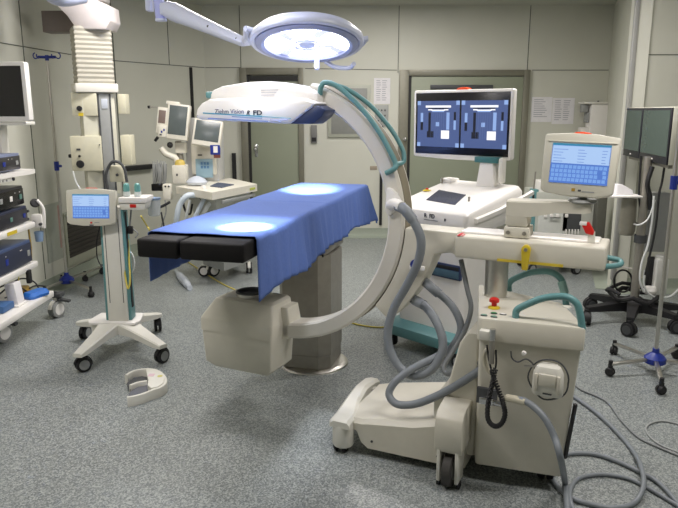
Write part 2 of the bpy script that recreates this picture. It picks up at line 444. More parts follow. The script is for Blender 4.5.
def touch_screen_face(m, w_, h_, cx=0, cz=0, y=-.001):
    """light-blue keyboard page drawn with small raised cells on local xz plane, facing -y"""
    S = [mat('screen_blue', (0, 0, 0), .3, emit=(128, 172, 240), es=.48, noise=0), mat('screen_pale', (0, 0, 0), .3, emit=(176, 206, 248), es=.50, noise=0),
         mat('screen_line', (0, 0, 0), .3, emit=(92, 132, 214), es=.46, noise=0), mat('screen_teal', (0, 0, 0), .3, emit=(50, 120, 150), es=.7, noise=0)]
    x0, x1, z0, z1 = cx-w_/2, cx+w_/2, cz-h_/2, cz+h_/2
    m.m(S[2]).box(x0, x1, y-.002, y, z0, z1)
    m.m(S[3]).box(x0, x1, y-.0025, y-.002, z1-h_*.05, z1)
    m.m(S[1]).box(x0+.002, x1-.002, y-.0027, y-.002, z0+h_*.5, z1-h_*.06)
    rnd = random.Random(3)
    for i in range(5):
        z = z0+h_*(.54+.075*i)
        for (a, b) in ((.03, .3), (.45, .6), (.86, .97)):
            m.m(S[2]).box(x0+w_*a, x0+w_*(a+(b-a)*rnd.uniform(.5, 1)), y-.0031, y-.0027, z, z+h_*.012)
    m.m(S[0])
    nx = 13
    for j in range(4):
        for i in range(nx):
            if (i, j) in ((11, 1), (11, 2)): continue
            px = x0+w_*(.02+.96*i/nx)+(.25*w_/nx*((j % 2)-.5)*.5); pz = z0+h_*(.05+.108*j)
            m.box(px, px+w_*.96/nx*.8, y-.003, y-.002, pz, pz+h_*.085)

# ================================================================== SURGICAL LAMPS
def lamp_head(center, tilt, rad, name, label, lit=True, rzz=0):
    t = thing(name, label, 'surgical lamp', tuple(center), 0, 'surgical lamps')
    M = Matrix.Rotation(rzz, 4, 'Z') @ Matrix.Rotation(-tilt, 4, 'X')
    m = MB(LILAC)   # shallow domed shell
    m.lathe([(0, .055), (.10*rad/.3, .054), (.2*rad/.3, .045), (.26*rad/.3, .03), (rad*.985, .0), (rad, -.018), (rad*.985, -.03), (rad*.93, -.034), (rad*.90, -.026), (rad*.88, -.01), (0, -.01)], M, 64)
    m.build('lamp_shell', parent=t)
    m = MB(mat('lamp_rim', (150, 158, 190), .35)); m.lathe([(rad*.9, -.027), (rad*.9, -.036), (rad*.80, -.046), (rad*.745, -.040), (rad*.745, -.02)], M, 64); m.build('lamp_bezel', parent=t)
    g = MB(mat('lamp_glow', (240, 240, 255), .3, emit=(240, 242, 255), es=2.6, noise=0))
    g2 = mat('lamp_glow_dim', (150, 150, 170), .3, emit=(170, 176, 215), es=.8, noise=0)
    # faceted reflector: sectors with ridges
    n = 48
    for k in range(n):
        a0, a1 = 2*PI*k/n, 2*PI*(k+1)/n; am = (a0+a1)/2
        for (ra, rb, za, zb) in ((.745, .52, -.024, -.012), (.52, .3, -.012, -.022), (.3, .13, -.022, -.018)):
            g.m(g2 if ((k % 12 in (4, 5)) and ra > .5) or (k % 6 == 3 and ra < .6 and ra > .31) else g.mats[0])
            P = lambda r_, a, z: M @ Vector((rad*r_*math.cos(a), rad*r_*math.sin(a), z))
            g.quad(P(ra, a0, za), P(ra, a1, za), P(rb, am, zb-.008), P(rb, a0, zb))
            g.quad(P(ra, a1, za), P(rb, a1, zb), P(rb, am, zb-.008), P(ra, a1, za)+Vector((0, 0, 1e-5)))
    gl = g.build('reflector', parent=t)
    m = MB(mat('lamp_hub', (190, 196, 214), .3)); m.lathe([(0, -.02), (rad*.13, -.02), (rad*.15, -.034), (rad*.13, -.042), (0, -.044)], M, 24)
    m.m(mat('lamp_ring', (120, 126, 150), .3)); m.lathe([(rad*.21, -.034), (rad*.23, -.034), (rad*.23, -.04), (rad*.21, -.04), (rad*.21, -.034)], M, 32)
    m.build('lamp_center', parent=t)
    m = MB(LILAC)
    m.cyl(M @ Vector((.045, rad*.62, -.035)), M @ Vector((.045, rad*.62, -.10)), .013, 14); m.build('handle', parent=t)
    m = MB(LILAC)  # side grip at the lower right rim
    m.tube([M @ Vector(p) for p in ((rad*.30, rad*.80, -.04), (rad*.5, rad*.86, -.065), (rad*.75, rad*.80, -.075), (rad*.84, rad*.62, -.07))], .012, 10, smooth=5)
    m.build('grip', parent=t)
    return t, M
L1, M1 = lamp_head(LAMP1, R(15), .285, 'surgical_lamp', 'round lit surgical lamp on a long arm hanging above the table')
# yoke and spring arm of lamp 1
m = MB(LILAC)
for s_ in (1,):
    pts = [M1 @ Vector((.297*math.cos(a), .297*math.sin(a), .005)) for a in [R(200-i*14) for i in range(15)]]
    m.tube(pts, .012, 10)
for a in (200, 4):
    m.cyl(M1 @ Vector((.27*math.cos(R(a)), .27*math.sin(R(a)), .0)), M1 @ Vector((.306*math.cos(R(a)), .306*math.sin(R(a)), .005)), .014, 10)
m.build('yoke', parent=L1)
aE = dp(246, 43, 3.62)-LAMP1; aS = dp(167, 9, 3.95)-LAMP1
m = MB(LILAC)
d = (aE-aS)
def rr(c, hx, hz, dirv, n=14):
    x = dirv.cross(Vector((0, 0, 1))).normalized(); z = x.cross(dirv).normalized()
    return [c+x*hx*math.cos(2*PI*k/n)+z*hz*math.sin(2*PI*k/n) for k in range(n)]
dn = d.normalized()
m.loft([rr(aS+dn*q*d.length, .045, h_, dn) for q, h_ in ((-.02, .02), (0, .045), (.1, .052), (.35, .042), (.7, .032), (.97, .025), (1.01, .012))])
m.m(DGREY)
q = aS+d*.56; m.cyl(q+Vector((0, -.052, .0)), q+Vector((0, -.03, 0)), .007, 8)
q = aS+d*.9; m.cyl(q+Vector((0, -.05, .0)), q+Vector((0, -.03, 0)), .005, 8)
arm = m.build('spring_arm', parent=L1)
m = MB(LILAC); yk = M1 @ Vector((.306*math.cos(R(200)), .306*math.sin(R(200)), .005)); m.tube([aE-dn*.02, aE+(yk-aE)*.5, yk], .016, 10); m.build('arm_link', parent=L1)
m = MB(mat('joint_lilac', (176, 182, 235), .25)); jb = dp(161, 19, 3.97)-LAMP1; jt = Vector((jb.x-.05, jb.y, CEIL-.02-LAMP1.z))
m.cyl(jb, jt, .030, 24); m.m(LILAC); m.cyl(jb-Vector((0, 0, .012)), jb, .033, 24); m.build('ceiling_spindle', parent=L1)
m = MB(LILAC); q = dp(150, 6, 4.02)-LAMP1; m.box(q.x-.02, q.x+.015, q.y-.03, q.y+.03, q.z-.03, CEIL-.01-LAMP1.z, .006); m.build('spindle_cover', parent=L1)
m = MB(LILAC); m.bar(jb+Vector((0, 0, .05)), aS+Vector((0, 0, .0)), .05, .07, .01); m.build('elbow', parent=L1)
# second lamp head, only the underside of its rim dips into the picture
z2 = dp(306, 3.5, 4.3).z
L2, M2 = lamp_head(Vector((-.39, 3.06, 2.33)), R(0), .28, 'surgical_lamp', 'second surgical lamp mostly above the photo, over the near end of the table')
m = MB(LILAC); m.tube([(0, .0, .08), (0, 0, CEIL-2.33-.01)], .03, 14); m.build('ceiling_spindle', parent=L2)

# ================================================================== MOBILE C-ARM
UB = Vector((.903, -.43, 0)).normalized(); VB = Vector((-UB.y, UB.x, 0))
CB = Vector((.575, 3.03, 0)); RZ = math.atan2(UB.y, UB.x)
def CL(u, v, y, zoff=0):
    """photo ray -> C-arm local point on the vertical plane local y"""
    p = onpl(u, v, CB+VB*y, VB); d = p-CB; return Vector((d.dot(UB), y, d.z))
def CZ(u, v, z):
    p = fl(u, v, z); d = p-CB; return Vector((d.dot(UB), d.dot(VB), z))
C = thing('mobile_c_arm', 'large cream mobile x-ray C-arm whose ring wraps around the blue draped table', 'x-ray machine', tuple(CB), RZ)
RC = Vector((-.94, 0, 1.085)); RO, RI, RW = .674, .592, .068
def arcpt(a, r, y=0): return Vector((RC.x+r*math.cos(a), y, RC.z+r*math.sin(a)))
# ring
m = MB(RINGM)
sec = [(RI, -RW+.012), (RI+.010, -RW), (RO-.012, -RW), (RO, -RW+.010), (RO, RW-.010), (RO-.012, RW), (RI+.010, RW), (RI, RW-.012)]
rings = []
for i in range(81):
    a = R(-93+i*(93+74)/80); rings.append([arcpt(a, r, y) for r, y in sec])
m.loft(rings); ring = m.build('ring', parent=C, angle=30)
m = MB(mat('groove_tan', (128, 120, 100), .6)); rings = []
for i in range(61):
    a = R(-48+i*118/60); rings.append([arcpt(a, r, y) for r, y in ((RO-.001, -RW+.024), (RO+.0025, -RW+.024), (RO+.0025, RW-.024), (RO-.001, RW-.024))])
m.loft(rings); m.build('guide_track', parent=ring)
# connector boss on the ring face
m = MB(WHITE2)
b0 = CL(383, 203, -RW); 
boss = [CL(*q, -RW) for q in ((388, 187), (393, 188), (398, 193), (402, 200), (400, 207), (395, 212), (390, 216), (386, 210))]
m.prism([(p.x, p.z) for p in boss], -RW-.022, -RW+.003, r=.008)
m.tube([CL(391, 205, -RW-.01), CL(395, 204, -RW-.05), CL(402, 207, -RW-.09)], .026, 16, smooth=4)
m.build('hose_connector', parent=ring)
# carriage that carries the ring
m = MB(BODY)
pts = [(405, 228), (457, 233), (457, 257), (450, 253), (434, 255), (428, 270), (420, 286), (410, 300), (397, 314), (387, 320), (374, 306)]
loc = [CL(*q, -RW) for q in pts]
poly = [(p.x, p.z) for p in loc]
ia = [math.degrees(math.atan2(p[1]-RC.z, p[0]-RC.x)) for p in (poly[0], poly[-1])]
arc = [(arcpt(R(ia[1]+(ia[0]-ia[1])*k/12), RO+.006).x, arcpt(R(ia[1]+(ia[0]-ia[1])*k/12), RO+.006).z) for k in range(13)]
m.prism(poly[1:-1]+arc, -RW+.006, RW+.02, r=.008)
car = m.build('ring_carriage', parent=C)
m = MB(BLUEP); q = CL(416, 264, -RW-.012)
m.lathe([(0, 0), (.024, 0), (.024, .02), (0, .02)], Matrix.Translation((q.x, -RW-.008, q.z)) @ Matrix.Rotation(PI/2, 4, 'X'), 24)
m.m(WHITE2).box(q.x-.03, q.x+.045, -RW-.024, -RW-.006, q.z-.028, q.z-.006, .004); m.build('brake_knob', parent=car)
# boom
m = MB(BODY)
m.box(-.006, .635, -.105, .13, .948, 1.05, .012, seg=3)
m.m(WHITE2).box(.0, .60, -.03, .10, 1.045, 1.060, .006)
m.m(RED).box(.002, .018, -.106, -.02, 1.0505, 1.0515); m.box(.024, .03, -.106, -.05, 1.0505, 1.0515)
boom = m.build('boom', parent=C)
m = MB(BODY); m.box(-.24, -.004, -.035, .09, .985, 1.045, .01); m.build('boom_slide', parent=boom)
m = MB(mat('yellow_scale', (206, 184, 60), .5)); a = CL(497, 262, -.106); b = CL(563, 268, -.106)
m.bar((a.x, -.1065, .957), (b.x, -.1065, .957), .002, .012, up=(0, 0, 1)); m.build('scale_strip', parent=boom)
m = MB(YEL); q = CL(525, 262, -.12)
q1 = CL(526, 250, -.12)
m.prism([(q1.x+.020*math.cos(R(a)), q1.z+.022*math.sin(R(a))) for a in range(-20, 201, 20)]+[(q.x-.012, q.z-.035), (q.x+.012, q.z-.037)], -.128, -.106, r=.003)
m.m(STEELD).lathe([(0, 0), (.008, 0), (.008, .006), (0, .006)], Matrix.Translation((q1.x, -.128, q1.z+.003)) @ Matrix.Rotation(PI/2, 4, 'X'), 12)
m.build('lock_lever', parent=boom)
m = MB(RED); q = CL(592, 226, -.02)
m.prism([(q.x-.045, 1.135), (q.x-.012, 1.14), (q.x+.012, 1.10), (q.x+.008, 1.085), (q.x-.022, 1.09)], -.035, -.01, r=.004)
m.m(WHITE).prism([(q.x-.012, 1.05), (q.x+.018, 1.05), (q.x+.014, 1.10), (q.x-.014, 1.095)], -.03, -.014)
m.m(WHITE2).box(q.x-.05, q.x-.02, -.037, -.008, 1.125, 1.14, .003)
m.build('brake_lever', parent=boom)
m = MB(TEAL); m.tube([(.63, .02, .985), (.68, .03, .975), (.69, .0, .965), (.66, -.03, .96), (.62, -.06, .96)], .012, 10, smooth=4); m.build('end_handle', parent=boom)
# lift column
m = MB(STEEL); cc = CL(496, 283, -.02); cx_ = cc.x
m.cyl((cx_, -.02, .72), (cx_, -.02, .95), .052, 32); m.build('lift_column', parent=C)
# chassis body
def rpoly(pts, r, z, grow=0, n=3):
    c0 = sum((Vector((p[0], p[1], 0)) for p in pts), Vector())/len(pts); out = []
    for i, p in enumerate(pts):
        p = Vector((p[0], p[1], 0)); p = p+(p-c0).normalized()*grow*1.3
        a = Vector((*pts[i-1][:2], 0)); b = Vector((*pts[(i+1) % len(pts)][:2], 0)); a = a+(a-c0).normalized()*grow*1.3; b = b+(b-c0).normalized()*grow*1.3
        pa = p+(a-p).normalized()*r; pb = p+(b-p).normalized()*r
        for k in range(n+1):
            t = k/n; q = pa*(1-t)**2+p*2*t*(1-t)+pb*t*t; out.append(Vector((q.x, q.y, z)))
    return out
FLp, FRp, BRp, BLp = [CZ(*q, .77) for q in ((478, 318), (587, 328.5), (563, 303), (478.5, 284))]
CAPP = [FLp, FRp, BRp, BLp]
BX0, BX1, BY0, BY1 = .165, .575, -.325, .05
m = MB(BODY)
FLl, FRl = CZ(472, 456, .11), CZ(559, 469, .11)
low = [Vector((FLp.x-.0, FLp.y+.05, 0)), Vector((FRp.x-.05, FRp.y+.05, 0)), Vector((BRp.x-.03, BRp.y+.04, 0)), BLp]
m.loft([rpoly(low, .02, .085, -.006), rpoly(low, .02, .11, -.003), rpoly([FLp.lerp(low[0], .3), FRp.lerp(low[1], .4), BRp, BLp], .02, .40, -.011), rpoly(CAPP, .02, .675, -.011)])
body = m.build('chassis_body', parent=C)
m = MB(BODY); capM = None
m.loft([rpoly(CAPP, .02, .675, -.001), rpoly(CAPP, .02, .68, 0), rpoly(CAPP, .02, .760, 0), rpoly(CAPP, .02, .7685, -.004), rpoly(CAPP, .02, .77, -.012)])
cap = m.build('chassis_cap', parent=C)
m = MB(BLACK); m.bar(CL(575.5, 404, FRp.y+.025), CL(565, 458, FRp.y+.05), .012, .012); m.build('side_bumper', parent=body)
# arches
def arch(p0, p1, h, name='grab_handle', collar=False):
    p0 = Vector(p0); p1 = Vector(p1); d = p1-p0
    Z = lambda t, z: p0+d*t+Vector((0, 0, z))
    m = MB(TEAL); m.tube([Z(0, -.01), Z(.0, .03), Z(.12, h*.5), Z(.4, h*.85), Z(.7, h), Z(.88, h*.85), Z(.95, h*.5), Z(1, 0), Z(1.0, -.01)], .0145, 12, smooth=6)
    if collar: m.m(mat('pale_teal', (150, 190, 188), .5)).tube([Z(.90, h*.75), Z(.97, h*.35)], .0185, 12)
    return m.build(name, parent=cap)
arch(CZ(516, 318, .768), CZ(582, 327, .768), .115)
arch(CZ(509, 289, .768), CZ(566, 303, .768), .125, collar=True)
m = MB(YEL); q = CZ(494, 308, .772); m.lathe([(0, 0), (.026, 0), (.024, .006), (.012, .01), (0, .01)], Matrix.Translation(q), 24)
m.m(RED).lathe([(0, .008), (.011, .008), (.011, .026), (.021, .028), (.021, .04), (.012, .046), (0, .047)], Matrix.Translation(q), 24); m.build('emergency_stop', parent=cap)
for (u, v), mt_, nm in (((494, 313.5), GREEN, 'green_button'), ((503, 314.5), WHITE2, 'white_button'), ((484, 315.5), mat('sage_button', (120, 160, 140), .4), 'sage_button'), ((494, 317), mat('sage_button', (120, 160, 140), .4), 'sage_button')):
    q = CZ(u, v, .771); m = MB(mt_); m.lathe([(0, 0), (.012, 0), (.011, .005), (0, .006)], Matrix.Translation(q) @ Matrix.Scale(.7, 4, (0, 1, 0)), 16); m.m(DGREY).lathe([(.0145, 0), (.0145, .002), (.012, .003)], Matrix.Translation(q) @ Matrix.Scale(.7, 4, (0, 1, 0)), 16); m.build(nm, parent=cap)
m = MB(WHITE); q = CZ(572, 312, .771); m.lathe([(0, 0), (.02, 0), (.018, .004), (0, .004)], Matrix.Translation(CZ(567, 307, .771)), 20); m.build('cap_plug', parent=cap)
# leg toward the table with raised end bar
m = MB(BODY)
LX0 = -.45
def legsec(x, zt, y0, y1, zb=.045):
    return [Vector((x, y0, zb)), Vector((x, y1, zb)), Vector((x, y1, zt-.02)), Vector((x, y1-.02, zt)), Vector((x, y0+.02, zt)), Vector((x, y0, zt-.02))]
m.loft([legsec(LX0, .165, -.335, .13, .13), legsec(-.38, .178, -.345, .15, .12), legsec(-.355, .18, -.35, .15, .07), legsec(-.32, .187, -.35, .16), legsec(-.1, .215, -.345, .2), legsec(.03, .25, -.34, .2), legsec(.14, .28, -.33, .2)])
m.m(DGREY)
for xx in (-.30, .02): m.lathe([(0, 0), (.006, 0), (.006, .003), (0, .003)], Matrix.Translation((xx, -.35, .085)) @ Matrix.Rotation(PI/2, 4, 'X'), 10)
leg = m.build('support_leg', parent=C, angle=22)
m = MB(WHITE)
for_ = [(-.575, -.34), (-.60, -.2), (-.605, 0), (-.59, .12)]
def barsec(x, y, w0, zt, zb): return [Vector((x-w0, y, zb)), Vector((x-w0, y, zt-.015)), Vector((x-w0+.015, y, zt)), Vector((x+w0-.015, y, zt)), Vector((x+w0, y, zt-.015)), Vector((x+w0, y, zb))]
m.loft([barsec(-.445, -.395, .05, .172, .14), barsec(-.45, -.385, .054, .180, .135), barsec(-.455, -.3, .054, .182, .135), barsec(-.49, -.15, .040, .184, .135), barsec(-.515, .02, .036, .184, .135), barsec(-.51, .12, .038, .182, .135), barsec(-.495, .15, .033, .178, .14)])
m.build('end_bar', parent=leg)
m = MB(WHITE); m.lathe([(0, .15), (.05, .15), (.052, .14), (.052, .045), (.046, .035), (0, .035)], Matrix.Translation((-.45, -.345, 0)), 28); sh = m.build('caster_shroud', parent=leg)
m = MB(WHITE); m.lathe([(0, .15), (.045, .15), (.045, .04), (0, .035)], Matrix.Translation((-.51, .09, 0)), 20); m.build('caster_shroud', parent=leg)
def wheelpart(x, y, r, wd, rz, name, parent, mt=BLACK, disc=GREYP):
    M = Matrix.Translation((x, y, r)) @ Matrix.Rotation(rz, 4, 'Z') @ Matrix.Rotation(PI/2, 4, 'X')
    m = MB(mt); m.lathe([(0, -wd/2), (r*.9, -wd/2), (r, -wd/2+.004), (r, wd/2-.004), (r*.9, wd/2), (0, wd/2)], M, 24)
    m.m(disc).lathe([(0, -wd/2-.001), (r*.6, -wd/2-.001), (r*.6, wd/2+.001), (0, wd/2+.001)], M, 20); return m.build(name, parent=parent)
for (x, y) in ((-.46, -.345), (-.51, .09)):
    for s_ in (-.022, .022): wheelpart(x+s_, y, .034, .016, PI/2, 'wheel', leg)
# front fender and its fork wheel
m = MB(BODY)
prof = [(-.455, .17), (-.465, .20), (-.465, .29), (-.455, .325), (-.43, .35), (-.39, .36), (-.30, .37), (-.30, .17)]
t = [( p[0], p[1]) for p in prof]
MM = Matrix.Rotation(PI/2, 4, 'Z')   # local x -> y
m.prism(t, -.155, -.035, MM, r=.006); fender = m.build('wheel_fender', parent=C)
m = MB(WHITE); 
for s_ in (-.040, .040): m.prism([(-.455, .03), (-.37, .03), (-.36, .10), (-.36, .18), (-.46, .18)], -.095-s_-.008, -.095-s_+.008, MM, r=.003)
m.m(BLACK)
for s_ in (-.045, .045): m.box(.095+s_-.008, .095+s_+.008, -.44, -.41, .002, .032, .003)
m.build('wheel_fork', parent=fender)
wheelpart(.095, -.41, .078, .042, PI/2, 'wheel', fender, mt=mat('tyre_grey', (62, 60, 58), .6))
for (x, y) in ((.47, -.17), (.36, -.02), (.16, .08)):
    for s_ in (-.02, .02): wheelpart(x+s_, y, .05, .03, PI/2, 'wheel', body)
# left skirt column between leg and cap
m = MB(BODY); m.loft([rrect(-.02, .175, -.30, .15, .012, .10), rrect(-.02, .175, -.31, .15, .012, .34), rrect(.04, .175, -.318, .15, .012, .40), rrect(.09, .175, -.318, .15, .012, .62), rrect(.12, .178, -.318, .15, .012, .672)]); m.build('column_skirt', parent=C)
# ---- things hung on the front of the body
FY = min(FLp.y, FRp.y)-.001
m = MB(WHITE); q = CL(491, 328, FY-.02); m.box(q.x-.045, q.x+.012, FY-.035, FY, .69, .73, .004)
m.m(CHROME); m.tube([(q.x+.012, FY-.04, .70), (q.x+.012, FY-.04, .745)], .013, 14); m.m(STEELD).tube([(q.x+.012, FY-.04, .60), (q.x+.012, FY-.045, .70)], .012, 12)
hold = m.build('hand_switch', parent=body)
# coiled cord
m = MB(BLACK); P = catmull([CL(*p, FY-.045) for p in ((487, 345), (489, 360), (494, 378), (502, 400), (505, 414), (501, 424), (494, 426), (488, 419), (488, 404), (492, 385), (496, 365), (496, 350))], 16)
hel = []
for i, p in enumerate(P):
    d = (P[min(i+1, len(P)-1)]-P[max(i-1, 0)]).normalized(); x = d.cross(Vector((0, 1, 0))).normalized(); y = x.cross(d)
    if i > 24 and i < len(P)-20:
        for k in range(3):
            a = (i*3+k)*1.15; pp = p+(P[min(i+1, len(P)-1)]-p)*(k/3); hel.append(pp+x*.0075*math.cos(a)+y*.0075*math.sin(a))
    else: hel.append(p)
m.tube(hel, .0042, 5); m.build('coiled_cord', parent=body)
m = MB(DGREY); a = CL(480, 388, FY); m.box(a.x-.01, a.x+.075, FY-.02, FY, a.z-.06, a.z+.01, .004); m.m(CHROME)
m.box(a.x+.005, a.x+.065, FY-.035, FY-.018, a.z-.055, a.z-.025, .004); m.cyl((a.x+.065, FY-.025, a.z-.04), (a.x+.115, FY-.03, a.z-.043), .013, 14)
m.build('power_connector', parent=body)
# remote pendant box
m = MB(WHITE); q = CL(548, 380, FY-.03)
m.loft([rrect(q.x-.055, q.x+.055, FY-.045, FY, .02, q.z-.065), rrect(q.x-.06, q.x+.06, FY-.052, FY, .022, q.z-.055), rrect(q.x-.058, q.x+.058, FY-.055, FY, .022, q.z+.03), rrect(q.x-.045, q.x+.045, FY-.045, FY, .02, q.z+.055), rrect(q.x-.03, q.x+.03, FY-.02, FY-.002, .008, q.z+.062)])
m.m(mat('remote_rib', (216, 212, 198), .3)).box(q.x-.050, q.x-.036, FY-.062, FY-.05, q.z-.045, q.z+.03, .004).box(q.x+.036, q.x+.050, FY-.062, FY-.05, q.z-.045, q.z+.03, .004)
m.box(q.x-.034, q.x+.034, FY-.060, FY-.05, q.z-.02, q.z+.032, .006)
m.m(DGREY).box(q.x-.014, q.x+.020, FY-.0555, FY-.05, q.z-.052, q.z-.047)
rem = m.build('remote_control', parent=body)
m = MB(DGREY); m.tube([(q.x+(.075+.004*math.sin(k*.5))*math.cos(R(k*11.25)), FY-.012-.006*math.sin(k*.9), q.z-.005+.085*math.sin(R(k*11.25))) for k in range(33)], .0035, 6)
m.tube([CL(*p, FY-.012) for p in ((511, 351), (512, 358), (518, 362), (526, 359), (533, 364), (536, 372))], .0032, 6, smooth=5)
m.m(STEEL).tube([CL(524, 366, FY-.02), CL(536, 366.5, FY-.02)], .004, 8); m.m(BLACK).tube([CL(536, 366.5, FY-.02), CL(543, 366, FY-.02)], .006, 8)
m.m(WHITE2).lathe([(0, 0), (.01, 0), (.008, .012), (0, .014)], Matrix.Translation(CL(524, 353, FY)) @ Matrix.Rotation(PI/2, 4, 'X'), 12)
m.build('remote_cord', parent=body)
m = MB(mat('cream_cord', (196, 190, 170), .5)); m.tube([CL(*p, FY-.02) for p in ((496, 352), (487, 350), (484, 358), (488, 370), (496, 376))], .009, 8, smooth=5); m.build('cord_loop', parent=body)

# ---- detector head
m = MB(WHITE2)
out = [(200, 119.5), (198, 115), (200, 108), (204, 103), (212, 99), (240, 97.5), (300, 98), (316, 103), (290, 123.8), (241, 121.6)]
D = [CL(*q, -.19) for q in out]
for k_ in range(5): D[k_].x -= .022
m.prism([(p.x, p.z) for p in D], -.19, .13, r=.018)
det = m.build('detector_housing', parent=C)
m = MB(WHITE2)
hump = [(-1.33, 1.65), (-1.325, 1.70), (-1.25, 1.725), (-1.1, 1.742), (-.97, 1.745), (-.86, 1.728), (-.74, 1.705), (-.69, 1.68), (-.69, 1.62)]
m.prism(hump, -.12, .09, r=.022); hm = m.build('detector_top_cover', parent=det)
m = MB(mat('engraved_grey', (196, 196, 200), .5))
a = CL(262, 84, -.125)
for i in range(5): m.box(a.x-.01, a.x+.09-.01*(i % 3), -.1225, -.1205, 1.70-i*.012, 1.704-i*.012)
m.build('cover_label', parent=hm)
m = MB(NAVY); wd_ = [(290.5, 123.8), (297, 117), (316, 105), (326, 110), (322, 117), (313, 124)]
W_ = [CL(*q, -.17) for q in wd_]; m.prism([(p.x, p.z) for p in W_], -.175, -.06, r=.005); m.build('blue_end_cap', parent=det)
# lines and lettering on the front face
XN = lambda u, v: CL(u, v, -.191)
m = MB(mat('stripe_teal', (90, 160, 185), .4))
def stripe(a, b, h_, mt_):
    m.m(mt_); pa = XN(*a); pb = XN(*b); m.bar((pa.x, -.1912, pa.z), (pb.x, -.1912, pb.z), .002, h_)
stripe((203, 113), (262, 116.5), .006, m.mats[0]); stripe((262, 116.5), (291, 118.5), .003, m.mats[0])
stripe((232, 116.5), (262, 118.2), .005, mat('stripe_grey', (150, 165, 190), .4)); stripe((270, 119.5), (288, 119), .008, mat('stripe_lilac', (186, 186, 205), .4))
stripe((208, 118.3), (268, 121.3), .004, mat('stripe_blue', (110, 130, 180), .4))
m.build('stripes', parent=det)
a = XN(216, 114.2)
slope = math.atan2((XN(262, 116.9).z-XN(216, 113.6).z), XN(262, 116.9).x-XN(216, 113.6).x)
def TM(u, v, y=-.1915): p = XN(u, v); return Matrix.Translation((p.x, y, p.z)) @ Matrix.Rotation(.0, 4, 'Y')
text_mesh('Ziehm Vision', .0325, TM(214.8, 113.6), mat('letter_grey', (96, 98, 120), .5), 'lettering', det, offset=0)
text_mesh('R', .030, TM(246.3, 114.9), mat('letter_dark', (40, 42, 60), .5), 'lettering', det, shear=.35, offset=.0008)
text_mesh('FD', .032, TM(253.0, 115.0) @ Matrix.Scale(1.35, 4, (1, 0, 0)), mat('letter_dark', (40, 42, 60), .5), 'lettering', det, offset=.0008)
m = MB(TEAL); q = CL(209.5, 97, -.1); m.box(-1.345, -1.30, -.12, -.06, 1.665, 1.70, .01); m.build('corner_grip', parent=det)
# ---- teal rails on the outside of the ring
m = MB(TEAL)
A = lambda deg, r, y: arcpt(R(deg), r, y)
m.tube([A(68, RO-.035, -RW-.01), A(68.5, RO-.0, -RW-.015), A(67.5, RO+.028, -RW-.01), A(62, RO+.036, -RW), A(50, RO+.022, -RW), A(38, RO+.014, -RW), A(28, RO+.012, -RW), A(23.5, RO+.012, -RW), A(22, RO-.0, -RW-.012), A(21.5, RO-.045, -RW-.012)], .0125, 10, smooth=6)
m.build('ring_handrail', parent=ring)
m = MB(TEAL)
m.tube([A(66.5, RO+.03, -RW+.01), A(60, RO+.036, RW-.07), A(50, RO+.034, RW-.035), A(38, RO+.034, RW-.03), A(29, RO+.034, RW-.03), A(25, RO+.030, RW-.05), A(23.5, RO+.02, 0), A(23.5, RO+.008, -RW)], .0115, 10, smooth=6)
m.build('ring_handrail', parent=ring)
# ---- tube tank under the table
m = MB(BODY)
m.loft([rrect(-1.33, -.985, -.155, .05, .012, .215), rrect(-1.38, -.955, -.17, .06, .012, .245), rrect(-1.392, -.945, -.175, .065, .012, .40), rrect(-1.392, -.945, -.175, .065, .012, .425)], cap=True)
tank = m.build('tube_tank', parent=C, angle=25)
m = MB(BODY)
m.loft([rrect(-1.397, -.942, -.18, .07, .012, .425), rrect(-1.397, -.938, -.18, .07, .012, .49), rrect(-1.394, -.940, -.179, .07, .014, .50), rrect(-1.33, -.960, -.13, .07, .018, .60), rrect(-1.30, -.975, -.115, .065, .02, .612)])
m.build('tank_hood', parent=tank, angle=25)
m = MB(DGREY); q = Vector((-1.165, -.02, 0)); m.lathe([(0, .612), (.078, .612), (.082, .616), (.082, .634), (.072, .636), (.068, .62), (0, .618)], Matrix.Translation(q), 32)
m.m(STEEL).lathe([(.083, .612), (.083, .628), (.086, .628), (.086, .612)], Matrix.Translation(q), 32); m.build('beam_window', parent=tank)
m = MB(BODY); m.loft([rrect(-.96, -.90, -RW, RW, .01, .41), rrect(-.96, -.90, -RW, RW, .01, .50), rrect(-.96, -.915, -RW+.01, RW, .01, .575)]); m.build('tank_bracket', parent=tank)

# ---- grey hoses
m = MB(HOSE)
hy = -.16
pA = [CL(398, 206, -RW-.07), CL(405, 210, -RW-.10), CL(414, 222, -.17), CL(421, 240, -.17), CL(418, 262, -.16), CL(407, 285, -.15), CL(394, 308, -.15), CL(388, 330, -.16), CL(390, 350, -.17), CL(401, 369, -.18), CL(417, 376, -.18), CL(434, 367, -.16), CL(443, 346, -.13), CL(437, 323, -.10), CL(424, 305, -.05), CL(411, 297, -.0)]
m.tube(pA, .0205, 14, smooth=8)
m.tube([CL(398, 206, -RW-.07), CL(405, 210, -RW-.10), CL(413, 220, -.168)], .025, 14, smooth=5)
m.tube([CL(424, 305, -.05), CL(416, 301, -.02), CL(410, 296, -.0)], .024, 14, smooth=5)
m.build('ring_hose', parent=C)
m = MB(HOSE)
m.tube([CL(424, 281, .0), CL(431, 287, -.04), CL(452, 306, -.05), CL(461, 328, -.06), CL(452, 347, -.08), CL(438, 356, -.12), CL(412, 369, -.2), CL(396, 381, -.25), CL(389, 394, -.28), CL(397, 404, -.30), CL(415, 404, -.31), CL(439, 395, -.31), CL(465, 380, -.32), CL(489, 364, -.31)], .018, 14, smooth=8)
m.tube([CL(424, 281, .0), CL(431, 287, -.04), CL(439, 294, -.045)], .023, 14, smooth=5); m.build('power_hose', parent=C)
